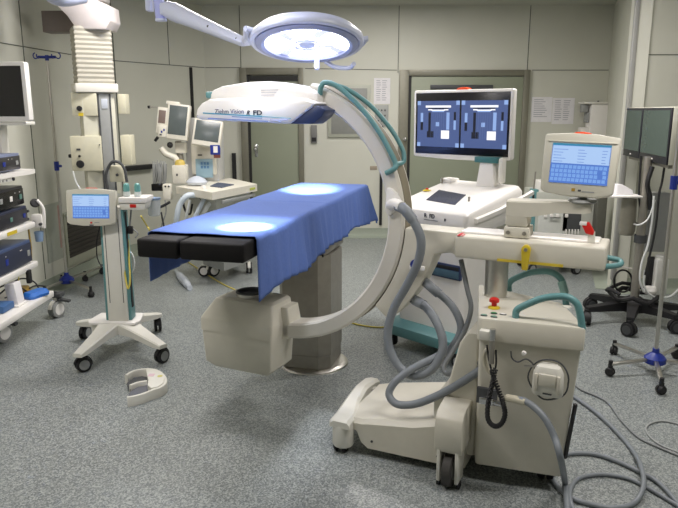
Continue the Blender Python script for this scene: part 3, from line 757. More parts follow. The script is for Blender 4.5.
m = MB(mat('slate_hose', (112, 116, 118), .45)); m.tube([CL(461, 260, .0), CL(467, 288, -.06), CL(471, 308, -.08), CL(465, 330, -.10), CL(455, 348, -.14), CL(444, 366, -.22), CL(448, 374, -.25), CL(462, 369, -.29), CL(486, 359, -.31)], .0115, 12, smooth=8); m.build('boom_hose', parent=C)

# ---- touchscreen on its swing arm
m = MB(BODY)
bp = CL(519, 225, 0); ax = bp.x
m.box(ax-.055, ax+.055, -.06, .06, 1.052, 1.10, .006)
m.m(STEELD)
for s_ in (-.035, .035): m.lathe([(0, 0), (.009, 0), (.009, .005), (0, .005)], Matrix.Translation((ax+s_, -.06, 1.075)) @ Matrix.Rotation(PI/2, 4, 'X'), 14)
m.m(BODY).box(ax-.052, ax+.045, -.055, .055, 1.10, 1.215, .012)
base_ = m.build('arm_pivot', parent=C)
e1 = CL(578, 205, 0)
m = MB(BODY)
def asec(x, z0, z1, hy): return [Vector((x, -hy, z0)), Vector((x, hy, z0)), Vector((x, hy, z1-.006)), Vector((x, hy-.006, z1)), Vector((x, -hy+.006, z1)), Vector((x, -hy, z1-.006))]
m.loft([asec(ax-.05, 1.15, 1.216, .056), asec(ax+.05, 1.148, 1.218, .055), asec(ax+.16, 1.172, 1.222, .045), asec(ax+.27, 1.175, 1.222, .045), asec(ax+.30, 1.18, 1.22, .035)])
m.build('swing_arm', parent=C)
m = MB(GREYP); m.lathe([(0, 1.218), (.055, 1.218), (.06, 1.225), (.055, 1.235), (.02, 1.24), (.02, 1.27), (0, 1.27)], Matrix.Translation((ax+.26, 0, 0)), 28); m.build('screen_mount', parent=C)
# monitor: local plane tilted back
cM = CL(580, 165.5, -.02)
xd = (CL(617, 139, -.0)-CL(540, 133, .0))
TS = planeM((cM.x, -.02, cM.z), (1, .0, -.03), (0, .16, 1)) 
m = MB(mat('panel_beige', (208, 205, 190), .42, noise=.015))
w2, h2 = .148, .122
o_ = [(-w2, -h2+.012), (-w2+.015, -h2), (-.05, -h2-.010), (.08, -h2-.010), (w2-.02, -h2+.0), (w2-.005, -h2+.012), (w2+.002, h2-.012), (w2, h2-.004), (.06, h2+.008), (-.05, h2+.010), (-w2, h2+.002), (-w2-.004, h2-.008)]
m.prism(o_, -.022, .022, TS, r=.006)
m.box(-w2+.01, w2-.01, -.026, -.02, h2-.03, h2-.024, .002, TS)
mon = m.build('touch_monitor', parent=C)
m = MB(); 
t_ = MB(); touch_screen_face(t_, .232, .166, -.0, .004, -.0225)
bmesh.ops.transform(t_.bm, matrix=TS, verts=t_.bm.verts); t_.build('screen', parent=mon)
m = MB(ORANGE); m.prism([(-.045, h2+.007), (.035, h2+.005), (.03, h2+.014), (.0, h2+.018), (-.03, h2+.016)], -.014, .014, TS, r=.003); m.build('warning_lamp', parent=mon)
m = MB(mat('badge_gold', (160, 130, 50), .4)); m.box(-.02, -.006, -.0235, -.021, -h2+.012, -h2+.024, 0, TS); m.m(DGREY).box(.006, .018, -.0235, -.021, -h2+.012, -h2+.020, 0, TS); m.m(GREYP).box(.021, .07, -.0235, -.021, -h2+.010, -h2+.015, 0, TS)
m.build('badge', parent=mon)

# ================================================================== OPERATING TABLE
TA = -R(15.2)                       # long axis leans right with depth
TO = Vector((-.645, 2.77, 0))        # near end, middle of the width, on the floor
T = thing('operating_table', 'operating table on a stainless column with black vinyl pads', 'operating table', tuple(TO), TA)
TZ = 1.06
def ML(p):    # world -> table local
    return FR[T.name].inverted() @ Vector(p)
TW, TL = .248, 2.28
m = MB(BLACKV)
m.box(-TW-.005, -.055, 0.0, .62, TZ-.088, TZ-.004, .012, seg=3); m.build('leg_pad', parent=T)
m = MB(BLACKV); m.box(-.045, TW+.005, -.0, .62, TZ-.088, TZ-.004, .012, seg=3); m.build('leg_pad', parent=T)
m = MB(BLACKV); m.box(-TW, TW, .63, 1.25, TZ-.085, TZ-.006, .012); m.box(-TW, TW, 1.26, TL, TZ-.085, TZ-.006, .012); m.build('body_pad', parent=T)
m = MB(STEELD); m.box(-TW+.01, TW-.01, .55, TL-.03, TZ-.12, TZ-.09, .004)
for s_ in (-1, 1): m.box(s_*(TW-.0)-.012, s_*(TW-.0)+.012, .70, TL-.1, TZ-.13, TZ-.10, .004)
m.build('table_frame', parent=T)
cL = ML((-.175, 4.08, 0))
m = MB(STEELD)
m.box(cL.x-.16, cL.x+.16, cL.y-.19, cL.y+.19, .76, TZ-.12, .01)
m.m(BLACK).box(cL.x-.13, cL.x+.13, cL.y-.17, cL.y+.17, .74, .77)
m.m(STEELD); m.box(cL.x-.10, cL.x+.12, cL.y-.14, cL.y+.14, .76, TZ-.1, .01); head = m.build('column_head', parent=T)
m = MB(STEELD)
hexa = [(-.165, -.14), (-.13, -.19), (.10, -.19), (.165, -.13), (.165, .13), (.10, .19), (-.13, .19), (-.165, .13)]
m.loft([[Vector((cL.x+x*k, cL.y+y*k, z)) for x, y in hexa] for z, k in ((.02, .97), (.10, .97), (.11, 1.0), (.75, 1.0))])
m.build('column', parent=T, angle=20)
m = MB(STEEL); m.lathe([(0, 0), (.228, 0), (.224, .008), (.21, .014), (.19, .018), (0, .018)], Matrix.Translation((cL.x+.01, cL.y-.01, 0)), 56); m.build('base_plate', parent=T)

# drape: a thick cloth over the top, hanging on both long sides and the far end
def drape():
    bm = bmesh.new(); NU, NV = 60, 90
    v0, v1 = .12, TL+.22
    top = TZ+.006
    rnd = random.Random(5)
    g = []
    for j in range(NV+1):
        t = j/NV; row = []
        y = v0+(v1-v0)*t
        hang = .262+.015*math.sin(y*3.1)+.01*math.sin(y*9+1)
        hr = hang + (.0 if y > .3 else .01*(0.3-y)*10)
        hl = .235 - .03*t
        for i in range(NU+1):
            u = -1+2*i/NU
            # arc-length param over width: left hang, top, right hang
            W = TW+.012
            total = hl+2*W+hr; s = (i/NU)*total
            if s < hl: d = hl-s; x = -W-.004; z = top-d; side = -1
            elif s <= hl+2*W: x = -W+(s-hl); z = top; side = 0; d = 0
            else: d = s-hl-2*W; x = W+.004; z = top-d; side = 1
            yy = min(y, TL+.008)
            over = max(0, y-TL-.008)
            if side:
                k = min(1, d/.26)*min(1, .15+max(0, y-.14)/.5)
                fold = (.014*math.sin(y*21+.6*math.sin(y*5))+.010*math.sin(y*37+1.3)+.006*math.sin(y*60+d*9))*k
                x += side*(.018*k+abs(fold)*1.0)
                if over: yy = TL+.008+.07*k+over*.35; x += side*(.03*k-over*.05)
            else:
                z += .0016*math.sin(x*23+y*7)*math.sin(y*13+x*5)
                if over: z = top-over
            if over and side: z = top-d-over*.22
            # crease across the cloth
            if side == 0 and not over:
                z += -.005*math.exp(-((y-1.22)/.010)**2)+.004*math.exp(-((y-1.25)/.012)**2)
            row.append(bm.verts.new((x, yy, z)))
        g.append(row)
    for j in range(NV):
        for i in range(NU):
            f_ = bm.faces.new((g[j][i], g[j][i+1], g[j+1][i+1], g[j+1][i])); f_.smooth = True
    bmesh.ops.recalc_face_normals(bm, faces=bm.faces)
    me = bpy.data.meshes.new('surgical_drape'); bm.to_mesh(me); bm.free(); me.materials.append(DRAPE)
    o = bpy.data.objects.new('surgical_drape', me); COL.objects.link(o)
    o.location = TO; o.rotation_euler = (0, 0, TA)
    md = o.modifiers.new('thick', 'SOLIDIFY'); md.thickness = .003; md.offset = 1
    return tag(o, 'blue cloth drape covering the operating table and hanging down its sides', 'drape')
drape()

# ================================================================== MONITOR WORKSTATION (behind the C-arm)
WN = Vector((.78, 3.95, 0)); WR = R(-46)
W = thing('monitor_workstation', 'white wheeled workstation with a twin-image monitor and teal base behind the C-arm', 'workstation', tuple(WN), WR)
WM = FR[W.name]
def WL(u, v, y): n = WM.to_3x3() @ Vector((0, 1, 0)); p = onpl(u, v, WM @ Vector((0, y, 0)), n); return WM.inverted() @ p
def WZ(u, v, z): return WM.inverted() @ fl(u, v, z)
m = MB(WHITE2)
# body from floor skirt to top; x runs -.60..0, y 0..-? (depth +y)
BWd = .60
m.loft([rrect(-.57, -.03, .03, .54, .04, .20), rrect(-.58, -.02, .01, .56, .04, .60), rrect(-.59, -.01, .0, .58, .04, .84)])
wb = m.build('workstation_body', parent=W)
m = MB(WHITE2)
def slab(x0, x1, y0, y1, r, zf, zb):
    o_ = rrect(x0, x1, y0, y1, r, 0)
    for p in o_: p.z = zf+(zb-zf)*(p.y-y0)/(y1-y0)
    return o_
m.loft([slab(-.60, .0, .0, .60, .04, .84, .90), slab(-.62, .012, -.02, .62, .045, .87, .94), slab(-.62, .012, -.02, .62, .045, .975, 1.085), slab(-.60, -.005, .0, .60, .04, .995, 1.115), slab(-.58, -.02, .02, .58, .03, 1.0, 1.12)])
m.box(-.60, -.50, .50, .60, 1.10, 1.135, .01)
wt = m.build('workstation_top', parent=W, angle=50)
m = MB(WHITE2); m.loft([[Vector((.012, y, z)), Vector((.035, y, z+.004)), Vector((.035, y, z+.028)), Vector((.012, y, z+.032))] for y, z in ((.05, .93), (.3, .965), (.62, 1.03), (.70, 1.05))]); m.build('side_handle', parent=W)
sz = lambda y: .998+(.12/.56)*(y-.02)+.003
m = MB(mat('tablet_dark', (62, 66, 82), .25))
def WT(u, v):
    n = WM.to_3x3() @ Vector((0, -.12/.56, 1)); return WM.inverted() @ onpl(u, v, WM @ Vector((0, 0, sz(0))), n)
ca = [WT(*p) for p in ((426, 200), (455, 205), (466, 195), (439, 190))]
m.loft([[Vector((p.x, p.y, sz(p.y)-.004)) for p in ca], [Vector((p.x, p.y, sz(p.y)+.002)) for p in ca]]); m.build('touch_pad', parent=wt)
m = MB(YEL); q = WT(427, 190.5); m.lathe([(0, 0), (.03, 0), (.028, .006), (.01, .01), (0, .01)], Matrix.Translation((q.x, q.y, sz(q.y)-.002)), 20); m.m(RED).lathe([(0, .01), (.01, .01), (.01, .018), (0, .02)], Matrix.Translation((q.x, q.y, sz(q.y)-.002)), 14); m.build('emergency_stop', parent=wt)
m = MB(STEELD); q = WT(469, 201); m.lathe([(0, 0), (.008, 0), (.008, .03), (0, .032)], Matrix.Translation((q.x, q.y, sz(q.y)-.003)), 14); m.build('key_switch', parent=wt)
m = MB(STEELD); q = WT(442, 183); m.lathe([(0, 0), (.008, 0), (.008, .04), (0, .042)], Matrix.Translation((q.x, q.y, sz(q.y)-.003)), 14); m.build('lid_pin', parent=wt)
q = WL(424, 217, -.021)
text_mesh('R  FD', .036, Matrix.Translation((q.x, -.0215, q.z)), mat('letter_dark', (40, 42, 60), .5), 'lettering', wt, offset=.0008)
m = MB(DGREY); m.bar((q.x, -.0215, q.z-.014), (q.x+.11, -.0215, q.z-.014), .002, .003); m.build('face_line', parent=wt); m = MB(DGREY); q = WL(445, 220, -.021); m.box(q.x-.006, q.x+.006, -.022, -.02, q.z-.008, q.z+.008); m.build('lock', parent=wt)
# open bay with dark blue insides on the front
m = MB(NAVY); a = WL(430, 262, -.0); b = WL(459, 281, -.0); m.box(a.x-.0, b.x+.01, -.006, .02, b.z, a.z+.01, .004)
m.m(BLACK).box(a.x+.01, b.x-.0, -.009, .0, (a.z+b.z)/2+.02, a.z, .002); m.m(mat('bay_blue', (70, 100, 118), .4)).box(a.x+.01, b.x-.0, -.010, 0, b.z+.01, (a.z+b.z)/2+.015, .002); m.build('front_bay', parent=wb)

m = MB(TEAL)
m.loft([rrect(-.64, .02, -.04, .60, .06, .10), rrect(-.65, .03, -.05, .61, .06, .115), rrect(-.65, .03, -.05, .61, .06, .17), rrect(-.60, -.01, -.0, .57, .05, .205)])
wbase = m.build('teal_base', parent=W)
for (x, y) in ((-.60, .0), (-.02, .0), (-.60, .55), (-.02, .55)): caster(wbase, x, y, .048, R(20+40*x), hood=BLACK, disc=GREYP, wd=.04, top=.105)
# monitor on its post
PY = .50
m = MB(WHITE2); m.prism([(-.30, 1.08), (-.15, 1.08), (-.17, 1.27), (-.27, 1.27)], PY, PY+.07, r=.008); m.box(-.25, -.19, PY+.05, PY+.09, 1.2, 1.5, .008); m.build('monitor_post', parent=W)
m = MB(TEALD); m.box(-.31, -.13, PY-.01, PY+.07, 1.262, 1.30, .006); m.build('tilt_bracket', parent=W)
m = MB(WHITE); m.box(-.13, -.09, PY, PY+.05, 1.13, 1.30, .015); m.build('cable_cover', parent=W)
# monitor plane by corners
mTL, mTR, mBL, mBR = dp(418, 88, 4.90), dp(519, 90, 4.40), dp(414, 153.5, 4.90), dp(508, 164, 4.42)
Wi = WM.inverted()
o3 = Wi @ ((mTL+mTR+mBL+mBR)/4); xd = (Wi.to_3x3() @ (mTR-mTL)); xd.z = 0; wM_ = xd.length
MO = planeM(o3, xd, (0, 0, 1) if True else None)
MO = MO @ Matrix.Rotation(R(1.0), 4, 'X')
hw, hh = wM_/2*.985, .232
m = MB(WHITE2)
m.prism([(-hw, -hh+.01), (-hw+.01, -hh), (-.1, -hh-.012), (.1, -hh-.012), (hw-.01, -hh), (hw, -hh+.01), (hw, hh-.008), (hw-.008, hh), (-hw+.008, hh), (-hw, hh-.008)], -.025, .03, MO, r=.006)
mon = m.build('monitor', parent=W)
m = MB(SCRBLK); m.box(-hw+.018, hw-.018, -.0275, -.024, -hh+.022, hh-.018, .001, MO)
S0 = mat('xray_field', (0, 0, 0), .3, emit=(84, 104, 158), es=.42, noise=0); S1 = mat('xray_pale', (0, 0, 0), .3, emit=(150, 180, 235), es=.5, noise=0)
S2 = mat('xray_white', (0, 0, 0), .3, emit=(250, 250, 255), es=.6, noise=0); S3 = mat('xray_dark', (0, 0, 0), .3, emit=(22, 26, 44), es=.5, noise=0); S4 = mat('xray_mid', (0, 0, 0), .3, emit=(96, 118, 172), es=.44, noise=0)
pw, ph = (hw-.018)*.94, (2*hh-.04)*.75
for c_ in (-1, 1):
    cx = c_*(hw-.018)*.5+ (.004 if c_ < 0 else -.004)
    X = lambda t: cx-pw/2+pw*t
    Z = lambda t: .0+ph/2-ph*t
    def q(x0, y0, x1, y1, mt_, d=1): m.m(mt_).box(X(x0), X(x1), -.0278-.0004*d, -.0274, Z(y1), Z(y0), 0, MO)
    q(0, 0, 1, 1, S0, 0)
    for (x, y) in ((.0, .0), (.92, .0), (.0, .91), (.92, .91), (.45, .46)): q(x, y, x+.08, y+.09, S1)
    q(.20, .10, .80, .145, S2); q(.26, .15, .74, .175, S3); q(.26, .18, .36, .205, S2); q(.64, .18, .74, .205, S2); q(.34, .19, .66, .215, S2, 2); q(.36, .215, .64, .24, S1, 2)
    q(.27, .25, .33, .66, S3); q(.70, .25, .77, .62, S1); q(.24, .66, .40, .80, S3); q(.58, .64, .77, .82, S2, 2)
    q(.08, .26, .14, .46, S1); q(.08, .46, .14, .64, S3); q(.87, .24, .92, .42, S3); q(.87, .42, .92, .62, S1, 2)
    for k in range(7): q(.33+.05*k, .25, .335+.05*k, .8, S4)
m.build('monitor_screen', parent=mon)
m = MB(ORANGE); m.prism([(-.045, hh-.002), (.06, hh-.002), (.05, hh+.010), (.02, hh+.016), (-.01, hh+.016), (-.035, hh+.010)], -.02, .02, MO @ Matrix.Translation((.0, 0, 0)), r=.003); m.build('warning_lamp', parent=mon)

# ================================================================== TOUCHSCREEN CONTROL STAND (left)
SP = Vector((-1.47, 4.32, 0))
S = thing('control_stand', 'cream touchscreen stand on four splayed casters standing left of the table', 'control stand', tuple(SP), 0)
def SY(u, v, y): return dp(u, v, y)-SP
feet = [fl(82, 373, 0), fl(161, 364, 0), fl(84, 340, 0), fl(157, 332, 0)]
def flo(p): return Vector((p.x, p.y, 0))-SP
m = MB(WHITE)
hubz = .235
cx, cy = -.04, -.02
# one hub with four arms
m.loft([[Vector((cx+x, cy+y, z)) for x, y in ((-.14, -.10), (.14, -.10), (.16, .0), (.13, .12), (-.13, .12), (-.16, 0))] for z in (.15, .22)])
for p in feet:
    q = flo(p); d = (q-Vector((cx, cy, 0))); st = Vector((cx, cy, 0))+d*.22; sd = Vector((-d.y, d.x, 0)).normalized()
    def sec(c, wd, zt, zb): return [c-sd*wd+Vector((0, 0, zb)), c+sd*wd+Vector((0, 0, zb)), c+sd*wd+Vector((0, 0, zt-.008)), c+sd*(wd-.008)+Vector((0, 0, zt)), c-sd*(wd-.008)+Vector((0, 0, zt)), c-sd*wd+Vector((0, 0, zt-.008))]
    m.loft([sec(st, .075, hubz-.01, .15), sec(st+d*.25, .055, .198, .145), sec(q-d.normalized()*.03, .036, .155, .115), sec(q+d.normalized()*.035, .030, .14, .115)])
m.m(WHITE2).loft([[Vector((cx+x*k, cy+y*k, z)) for x, y in ((-.15, -.115), (.15, -.115), (.175, -.06), (.15, .1), (-.15, .1), (-.175, -.06))] for z, k in ((.212, 1), (.226, 1.0), (.233, .93))])
sb = m.build('stand_base', parent=S)
for p, a in zip(feet, (40, 60, 80, 110)):
    q = flo(p); caster(sb, q.x, q.y+.03, .048, R(a), wd=.042, top=.12)
cxx = SY(116.5, 300, 4.2).x
m = MB(WHITE); m.prism([(-.075, 0), (.075, 0), (.07, 0), ] if False else [(cxx-.068, .23), (cxx+.068, .23), (cxx+.062, 1.0), (cxx-.062, 1.0)], -.115, -.03, r=.01)
m.m(DGREY)
for s_ in (-.045, .045): m.box(cxx+s_-.002, cxx+s_+.002, -.1165, -.112, .36, .92)
col = m.build('stand_column', parent=S)
m = MB(TEAL)
for s_ in (-1, 1): m.prism([(cxx+s_*.074-.012, .235), (cxx+s_*.074+.012, .235), (cxx+s_*.066+.012, .98), (cxx+s_*.066-.012, .98)], -.10, -.01, r=.004)
m.m(BLACK)
for s_ in (-1, 1): m.prism([(cxx+s_*.088-.003, .32), (cxx+s_*.088+.003, .32), (cxx+s_*.078+.003, .96), (cxx+s_*.078-.003, .96)], -.08, -.05)
m.build('column_side_rail', parent=col)
mc = SY(92, 207, 4.17)
SM = planeM(mc, (1, .03, -.012), (0, .12, 1))
m = MB(mat('panel_beige', (208, 205, 190), .42, noise=.015))
w2, h2 = .154, .110
m.prism([(-w2, -h2+.012), (-w2+.02, -h2), (-.05, -h2-.010), (.06, -h2-.010), (w2-.03, -h2), (w2, -h2+.012), (w2+.002, h2-.006), (.05, h2+.006), (-.05, h2+.006), (-w2, h2-.006)], -.02, .022, SM, r=.006)
mon = m.build('touch_monitor', parent=S)
t_ = MB(); touch_screen_face(t_, .228, .152, -.0, .005, -.0205); bmesh.ops.transform(t_.bm, matrix=SM, verts=t_.bm.verts); t_.build('screen', parent=mon)
m = MB(mat('faded_red_lamp', (190, 110, 95), .4)); m.prism([(-.04, h2+.004), (.04, h2+.004), (.03, h2+.014), (-.03, h2+.014)], -.012, .012, SM, r=.003); m.build('warning_lamp', parent=mon)
m = MB(RED); m.box(-.006, .006, -.0225, -.019, -h2+.006, -h2+.016, 0, SM); m.m(GREYP).box(.02, .05, -.0215, -.019, -h2+.010, -h2+.014, 0, SM); m.m(DGREY).box(-.012, .014, -.0225, -.015, -h2-.008, -h2-.001, 0, SM); m.build('badge', parent=mon)
m = MB(WHITE); q = SY(105, 214, 4.22); m.box(q.x-.07, cxx+.03, -.08, -.02, q.z-.03, q.z+.02, .008); m.build('monitor_bracket', parent=S)
# tray with holders on the right
a = SY(118, 194, 4.18); b = SY(147, 203, 4.18); ty = -.14
m = MB(WHITE2); m.box(a.x, b.x, ty-.01, ty+.16, b.z-.0, b.z+.035, .006)
m.m(WHITE).prism([(a.x+.01, b.z-.045), (b.x-.02, b.z-.045), (b.x-.005, b.z+.0), (a.x+.0, b.z+.0)], ty+.0, ty+.14, r=.006)
tray = m.build('side_tray', parent=S)
m = MB(RED); m.box((a.x+b.x)/2-.02, (a.x+b.x)/2+.02, ty-.004, ty+.01, b.z-.03, b.z-.008, .003); m.build('tray_clip', parent=tray)
bc = SY(110, 230, 4.2)
for i, u in enumerate((126.5, 137.5)):
    q = SY(u, 190, 4.24); zt = b.z+.035
    t = thing('spray_bottle', ['teal capped clear bottle on the stand tray, nearest the touchscreen', 'teal capped clear bottle on the stand tray, on the side toward the table'][i], 'bottle', (q.x+SP.x, 4.24+.0, zt+.001), 0, 'spray bottles on the stand tray')
    m = MB(mat('bottle_white', (214, 222, 218), .3)); m.lathe([(0, 0), (.021, 0), (.023, .01), (.022, .03), (0, .034)], None, 20); m.build('bottle_body', parent=t)
    m = MB(mat('cap_teal', (110, 170, 165), .35)); m.lathe([(0, .03), (.019, .03), (.020, .06), (.016, .078), (.008, .084), (0, .085)], None, 20); m.build('cap', parent=t)
# clear jug hung at the tray's right
m = MB(CLEAR); q = SY(154, 207, 4.35); m.lathe([(.03, -.06), (.036, -.055), (.042, .05), (.044, .052), (.040, -.05), (.034, -.055), (.03, -.06)], Matrix.Translation(q), 24); m.m(mat('jug_lid_blue', (120, 140, 165), .4)).lathe([(0, .05), (.046, .05), (.046, .062), (0, .066)], Matrix.Translation(q), 24)
m.m(STEELD).bar((b.x-.01, ty+.1, b.z+.02), (q.x-.03, q.y, q.z+.055), .008, .008); m.build('hanging_cup', parent=S)
# cords of the stand
m = MB(YCAB); m.tube([SY(*p) for p in ((118, 222, 4.3), (121, 245, 4.25), (124, 268, 4.22), (127.5, 288, 4.18), (130, 281, 4.18), (129, 258, 4.24), (128, 236, 4.3))], .006, 8, smooth=5); m.build('yellow_cord', parent=S)
m = MB(TUBEW); m.tube([SY(*p) for p in ((129, 250, 4.32), (133, 256, 4.3), (134.5, 264, 4.3), (132, 272, 4.3), (128, 274, 4.3))], .005, 8, smooth=5); m.build('white_cord', parent=S)
m = MB(BLACK); m.tube([SY(*p) for p in ((100, 226, 4.3), (97, 240, 4.32), (97, 256, 4.32), (101, 266, 4.3), (104, 268, 4.28))], .004, 6, smooth=5); m.build('black_cord', parent=S)
m = MB(BLACK); q = SY(130, 229, 4.28); m.box(q.x-.015, q.x+.02, q.y-.02, q.y+.01, q.z-.03, q.z+.02, .005); m.m(GREYP); m.tube([q+Vector((0, 0, .02)), Vector((a.x+.06, ty+.08, b.z))], .006, 8); m.tube([q+Vector((.02, 0, 0)), q+Vector((.05, 0, -.03)), q+Vector((.03, 0, -.06))], .005, 8, smooth=4); m.build('tray_cable_plug', parent=S)

# ================================================================== FOOT PEDAL
FPp = fl(147, 392, 0); FPp = Vector((FPp.x, FPp.y, 0))
F = thing('foot_switch', 'small cream double foot switch lying on the floor in front of the stand', 'foot switch', tuple(FPp), 0)
FI = FR[F.name].inverted()
def FZ(u, v, z): return FI @ fl(u, v, z)
m = MB(WHITE)
outl = [(126, 376), (133, 371), (142, 368.5), (152, 368.5), (160, 371.5), (165.5, 377), (166, 383), (161, 388), (152, 391), (143, 395), (133, 397), (126, 397.5)]
topz = [.05, .055, .06, .062, .062, .058, .056, .056, .056, .05, .045, .04]
top = [FZ(u, v, .055) for u, v in outl]
# ring-like casing: outer wall with two pockets open to the left
Pq = lambda u, v, z=.055: FZ(u, v, z)
def strip(pts, wd, z0, z1, mb):
    P = catmull([Pq(*p) for p in pts], 5)
    rings = []
    for i, p in enumerate(P):
        d = P[min(i+1, len(P)-1)]-P[max(i-1, 0)]; d.z = 0; d.normalize(); s_ = Vector((-d.y, d.x, 0))*wd
        b_ = Vector((p.x, p.y, 0)); rings.append([b_-s_+Vector((0, 0, z0)), b_-s_+Vector((0, 0, z1-.004)), b_-s_*.7+Vector((0, 0, z1)), b_+s_*.7+Vector((0, 0, z1)), b_+s_+Vector((0, 0, z1-.004)), b_+s_+Vector((0, 0, z0))])
    mb.loft(rings)
strip([(126, 375), (133, 371), (142, 369), (152, 369), (160, 372), (165, 377.5), (165, 383), (160, 387), (152, 390), (143, 393.5), (134, 396), (127, 397)], .010, .0, .056, m)
strip([(130, 384.5), (138, 381.5), (147, 380)], .010, .0, .052, m)
pl_ = [Pq(*p) for p in ((146, 370), (152, 369.5), (160, 373), (164.5, 378), (163.5, 384), (158, 387.5), (151, 389), (147.5, 386), (148.5, 381), (147, 375))]
m.loft([[Vector((p.x, p.y, .0)) for p in pl_], [Vector((p.x, p.y, .058)) for p in pl_], [Vector((p.x*.985+.0004, p.y*.985, .061)) for p in pl_]])
fb = m.build('pedal_casing', parent=F)
m = MB(DGREY)
pd = [Pq(*p, .03) for p in ((127, 382), (134, 377), (142, 375.5), (149, 376.5), (149, 382), (140, 383), (130, 389))]
m.loft([[Vector((p.x, p.y, .002)) for p in pd], [Vector((p.x, p.y, .026)) for p in pd]]); m.build('pedal', parent=F)
m = MB(mat('pedal_grey', (96, 98, 106), .5))
pd = [Pq(*p, .03) for p in ((128, 396), (130, 391), (138, 386), (147, 384), (150, 387), (145, 392), (136, 398))]
m.loft([[Vector((p.x, p.y, .002)) for p in pd], [Vector((p.x, p.y, .026)) for p in pd]]); m.build('pedal', parent=F)
m = MB(mat('pedal_label', (205, 198, 120), .6)); q = Pq(160, 377); m.lathe([(0, 0), (.016, 0), (.016, .001), (0, .001)], Matrix.Translation((q.x, q.y, .061)), 16); m.build('pedal_label', parent=F); m = MB(mat('pedal_label_pink', (220, 190, 195), .6)); q = Pq(152, 376); m.box(q.x-.02, q.x+.015, q.y-.02, q.y+.02, .061, .062); m.build('pedal_label', parent=F)

# ================================================================== DRIP POLES
def iv_pole(name, label, hub, foot_px, top_z, lean_top=None, footz=.03, group=None, hook=BLUEP, clamp=None, hub_z=.09, lift=0):
    t = thing(name, label, 'drip stand', (hub.x, hub.y, 0), 0, 'drip stands')
    m = MB(STEEL); tp = Vector((0, 0, top_z)); m.cyl((0, 0, hub_z), tuple(tp), .0125, 14); m.m(CHROME).cyl((0, 0, top_z-.7), (0, 0, top_z+.0), .0095, 12); pole = m.build('pole', parent=t)
    m = MB(BLUEP); m.lathe([(0, hub_z-.03), (.05, hub_z-.03), (.065, hub_z-.02), (.066, hub_z+.01), (.045, hub_z+.03), (.022, hub_z+.045), (.02, hub_z+.07), (0, hub_z+.07)], None, 10); m.build('hub', parent=t)
    for p in foot_px:
        q = Vector((p.x-hub.x, p.y-hub.y, 0)); d = q.normalized()
        m = MB(CHROME if False else STEEL); m.bar(d*.04+Vector((0, 0, hub_z)), q+Vector((0, 0, hub_z-.015)), .026, .018, .004); m.m(BLACK).cyl(q+Vector((0, 0, hub_z-.03)), q+Vector((0, 0, hub_z+.008)), .013, 10)
        lg = m.build('leg', parent=t)
        m = MB(BLACK); MR = Matrix.Translation((q.x, q.y, .0275)) @ Matrix.Rotation(math.atan2(d.x, -d.y)+R(35), 4, 'Z') @ Matrix.Rotation(PI/2, 4, 'X')
        m.lathe([(0, -.022), (.022, -.022), (.0275, -.014), (.0275, -.004), (.02, -.002), (.02, .002), (.0275, .004), (.0275, .014), (.022, .022), (0, .022)], MR, 18); m.box(q.x-.012, q.x+.012, q.y-.012, q.y+.012, .03, hub_z-.018, .003)
        m.build('caster', parent=lg)
    m = MB(hook); z = top_z
    m.cyl((0, 0, z-.03), (0, 0, z+.015), .016, 12)
    m.tube([(-.075, 0, z+.0), (0, 0, z-.002), (.075, 0, z)], .012, 10)
    for s_ in (-1, 1):
        m.tube([(s_*.07, 0, z-.0), (s_*.095, 0, z-.012), (s_*.112, 0, z-.004), (s_*.115, 0, z+.02), (s_*.10, 0, z+.035)], .005, 8, smooth=4)
        m.tube([(s_*.06, 0, z-.0), (s_*.062, -.03, z-.012), (s_*.064, -.05, z-.0), (s_*.064, -.052, z+.02)], .005, 8, smooth=4)
    m.build('hook_bar', parent=t)
    if clamp:
        m = MB(BLUEP); m.cyl((0, 0, clamp-.04), (0, 0, clamp+.04), .021, 12); m.cyl((0, 0, clamp), (.045, -.01, clamp), .012, 10); m.build('height_clamp', parent=t)
    return t
hb = fl(67, 281, .08)
hb = Vector((hb.x, hb.y, 0))
ftl = [fl(91, 294, .03), fl(102, 271, .03), fl(63, 262, .03), hb+Vector((-.10, -.24, 0)), hb+Vector((-.12, .16, 0))]
ftl[2] = hb+Vector((.05, .3, 0))
topz = dp(48, 57, hb.y).z
iv_pole('drip_stand', 'tall drip stand with blue hooks and blue hub near the left wall', hb, ftl, topz, clamp=dp(58, 166, hb.y).z)
hb2 = fl(655, 359, .09); hb2 = Vector((hb2.x, hb2.y, 0))
ftr = [fl(614, 350, .03), fl(610, 371, .03), fl(661, 389, .03), fl(676, 354, .03), fl(690, 372, .03)]
iv_pole('drip_stand', 'chrome drip stand with blue hub in front of the twin monitor stand on the right', hb2, ftr, 2.5, clamp=1.19)

# ================================================================== CEILING SUPPLY PENDANT (left)
PN = dp(97, 120, 5.6); PN.z = 0
Pd = thing('supply_pendant', 'ceiling mounted cream supply column with pleated bellows near the left wall', 'supply pendant', (PN.x, PN.y, 0), 0)
def PL(u, v, y=5.6): return dp(u, v, y)-PN
BEL = mat('bellows_cream', (176, 172, 158), .6)
m = MB(BEL)
zt, zb = PL(97, 28).z, PL(97, 84).z
n = 12; rings = []
ang = R(28)
for i in range(2*n+1):
    z = zt+(zb-zt)*i/(2*n); k = 1.0 if i % 2 else .955
    w_ = .145*k
    o_ = rrect(-w_, w_, -w_*.85, w_*.85, .004, z, 1)
    rings.append([Matrix.Rotation(ang, 4, 'Z') @ p for p in o_])
m.loft(rings); m.build('bellows', parent=Pd, angle=20)
Rz = Matrix.Rotation(ang, 4, 'Z')
m = MB(WHITE); m.box(-.165, .165, -.14, .14, zb-.07, zb, .008, Rz); m.build('bellows_collar', parent=Pd)
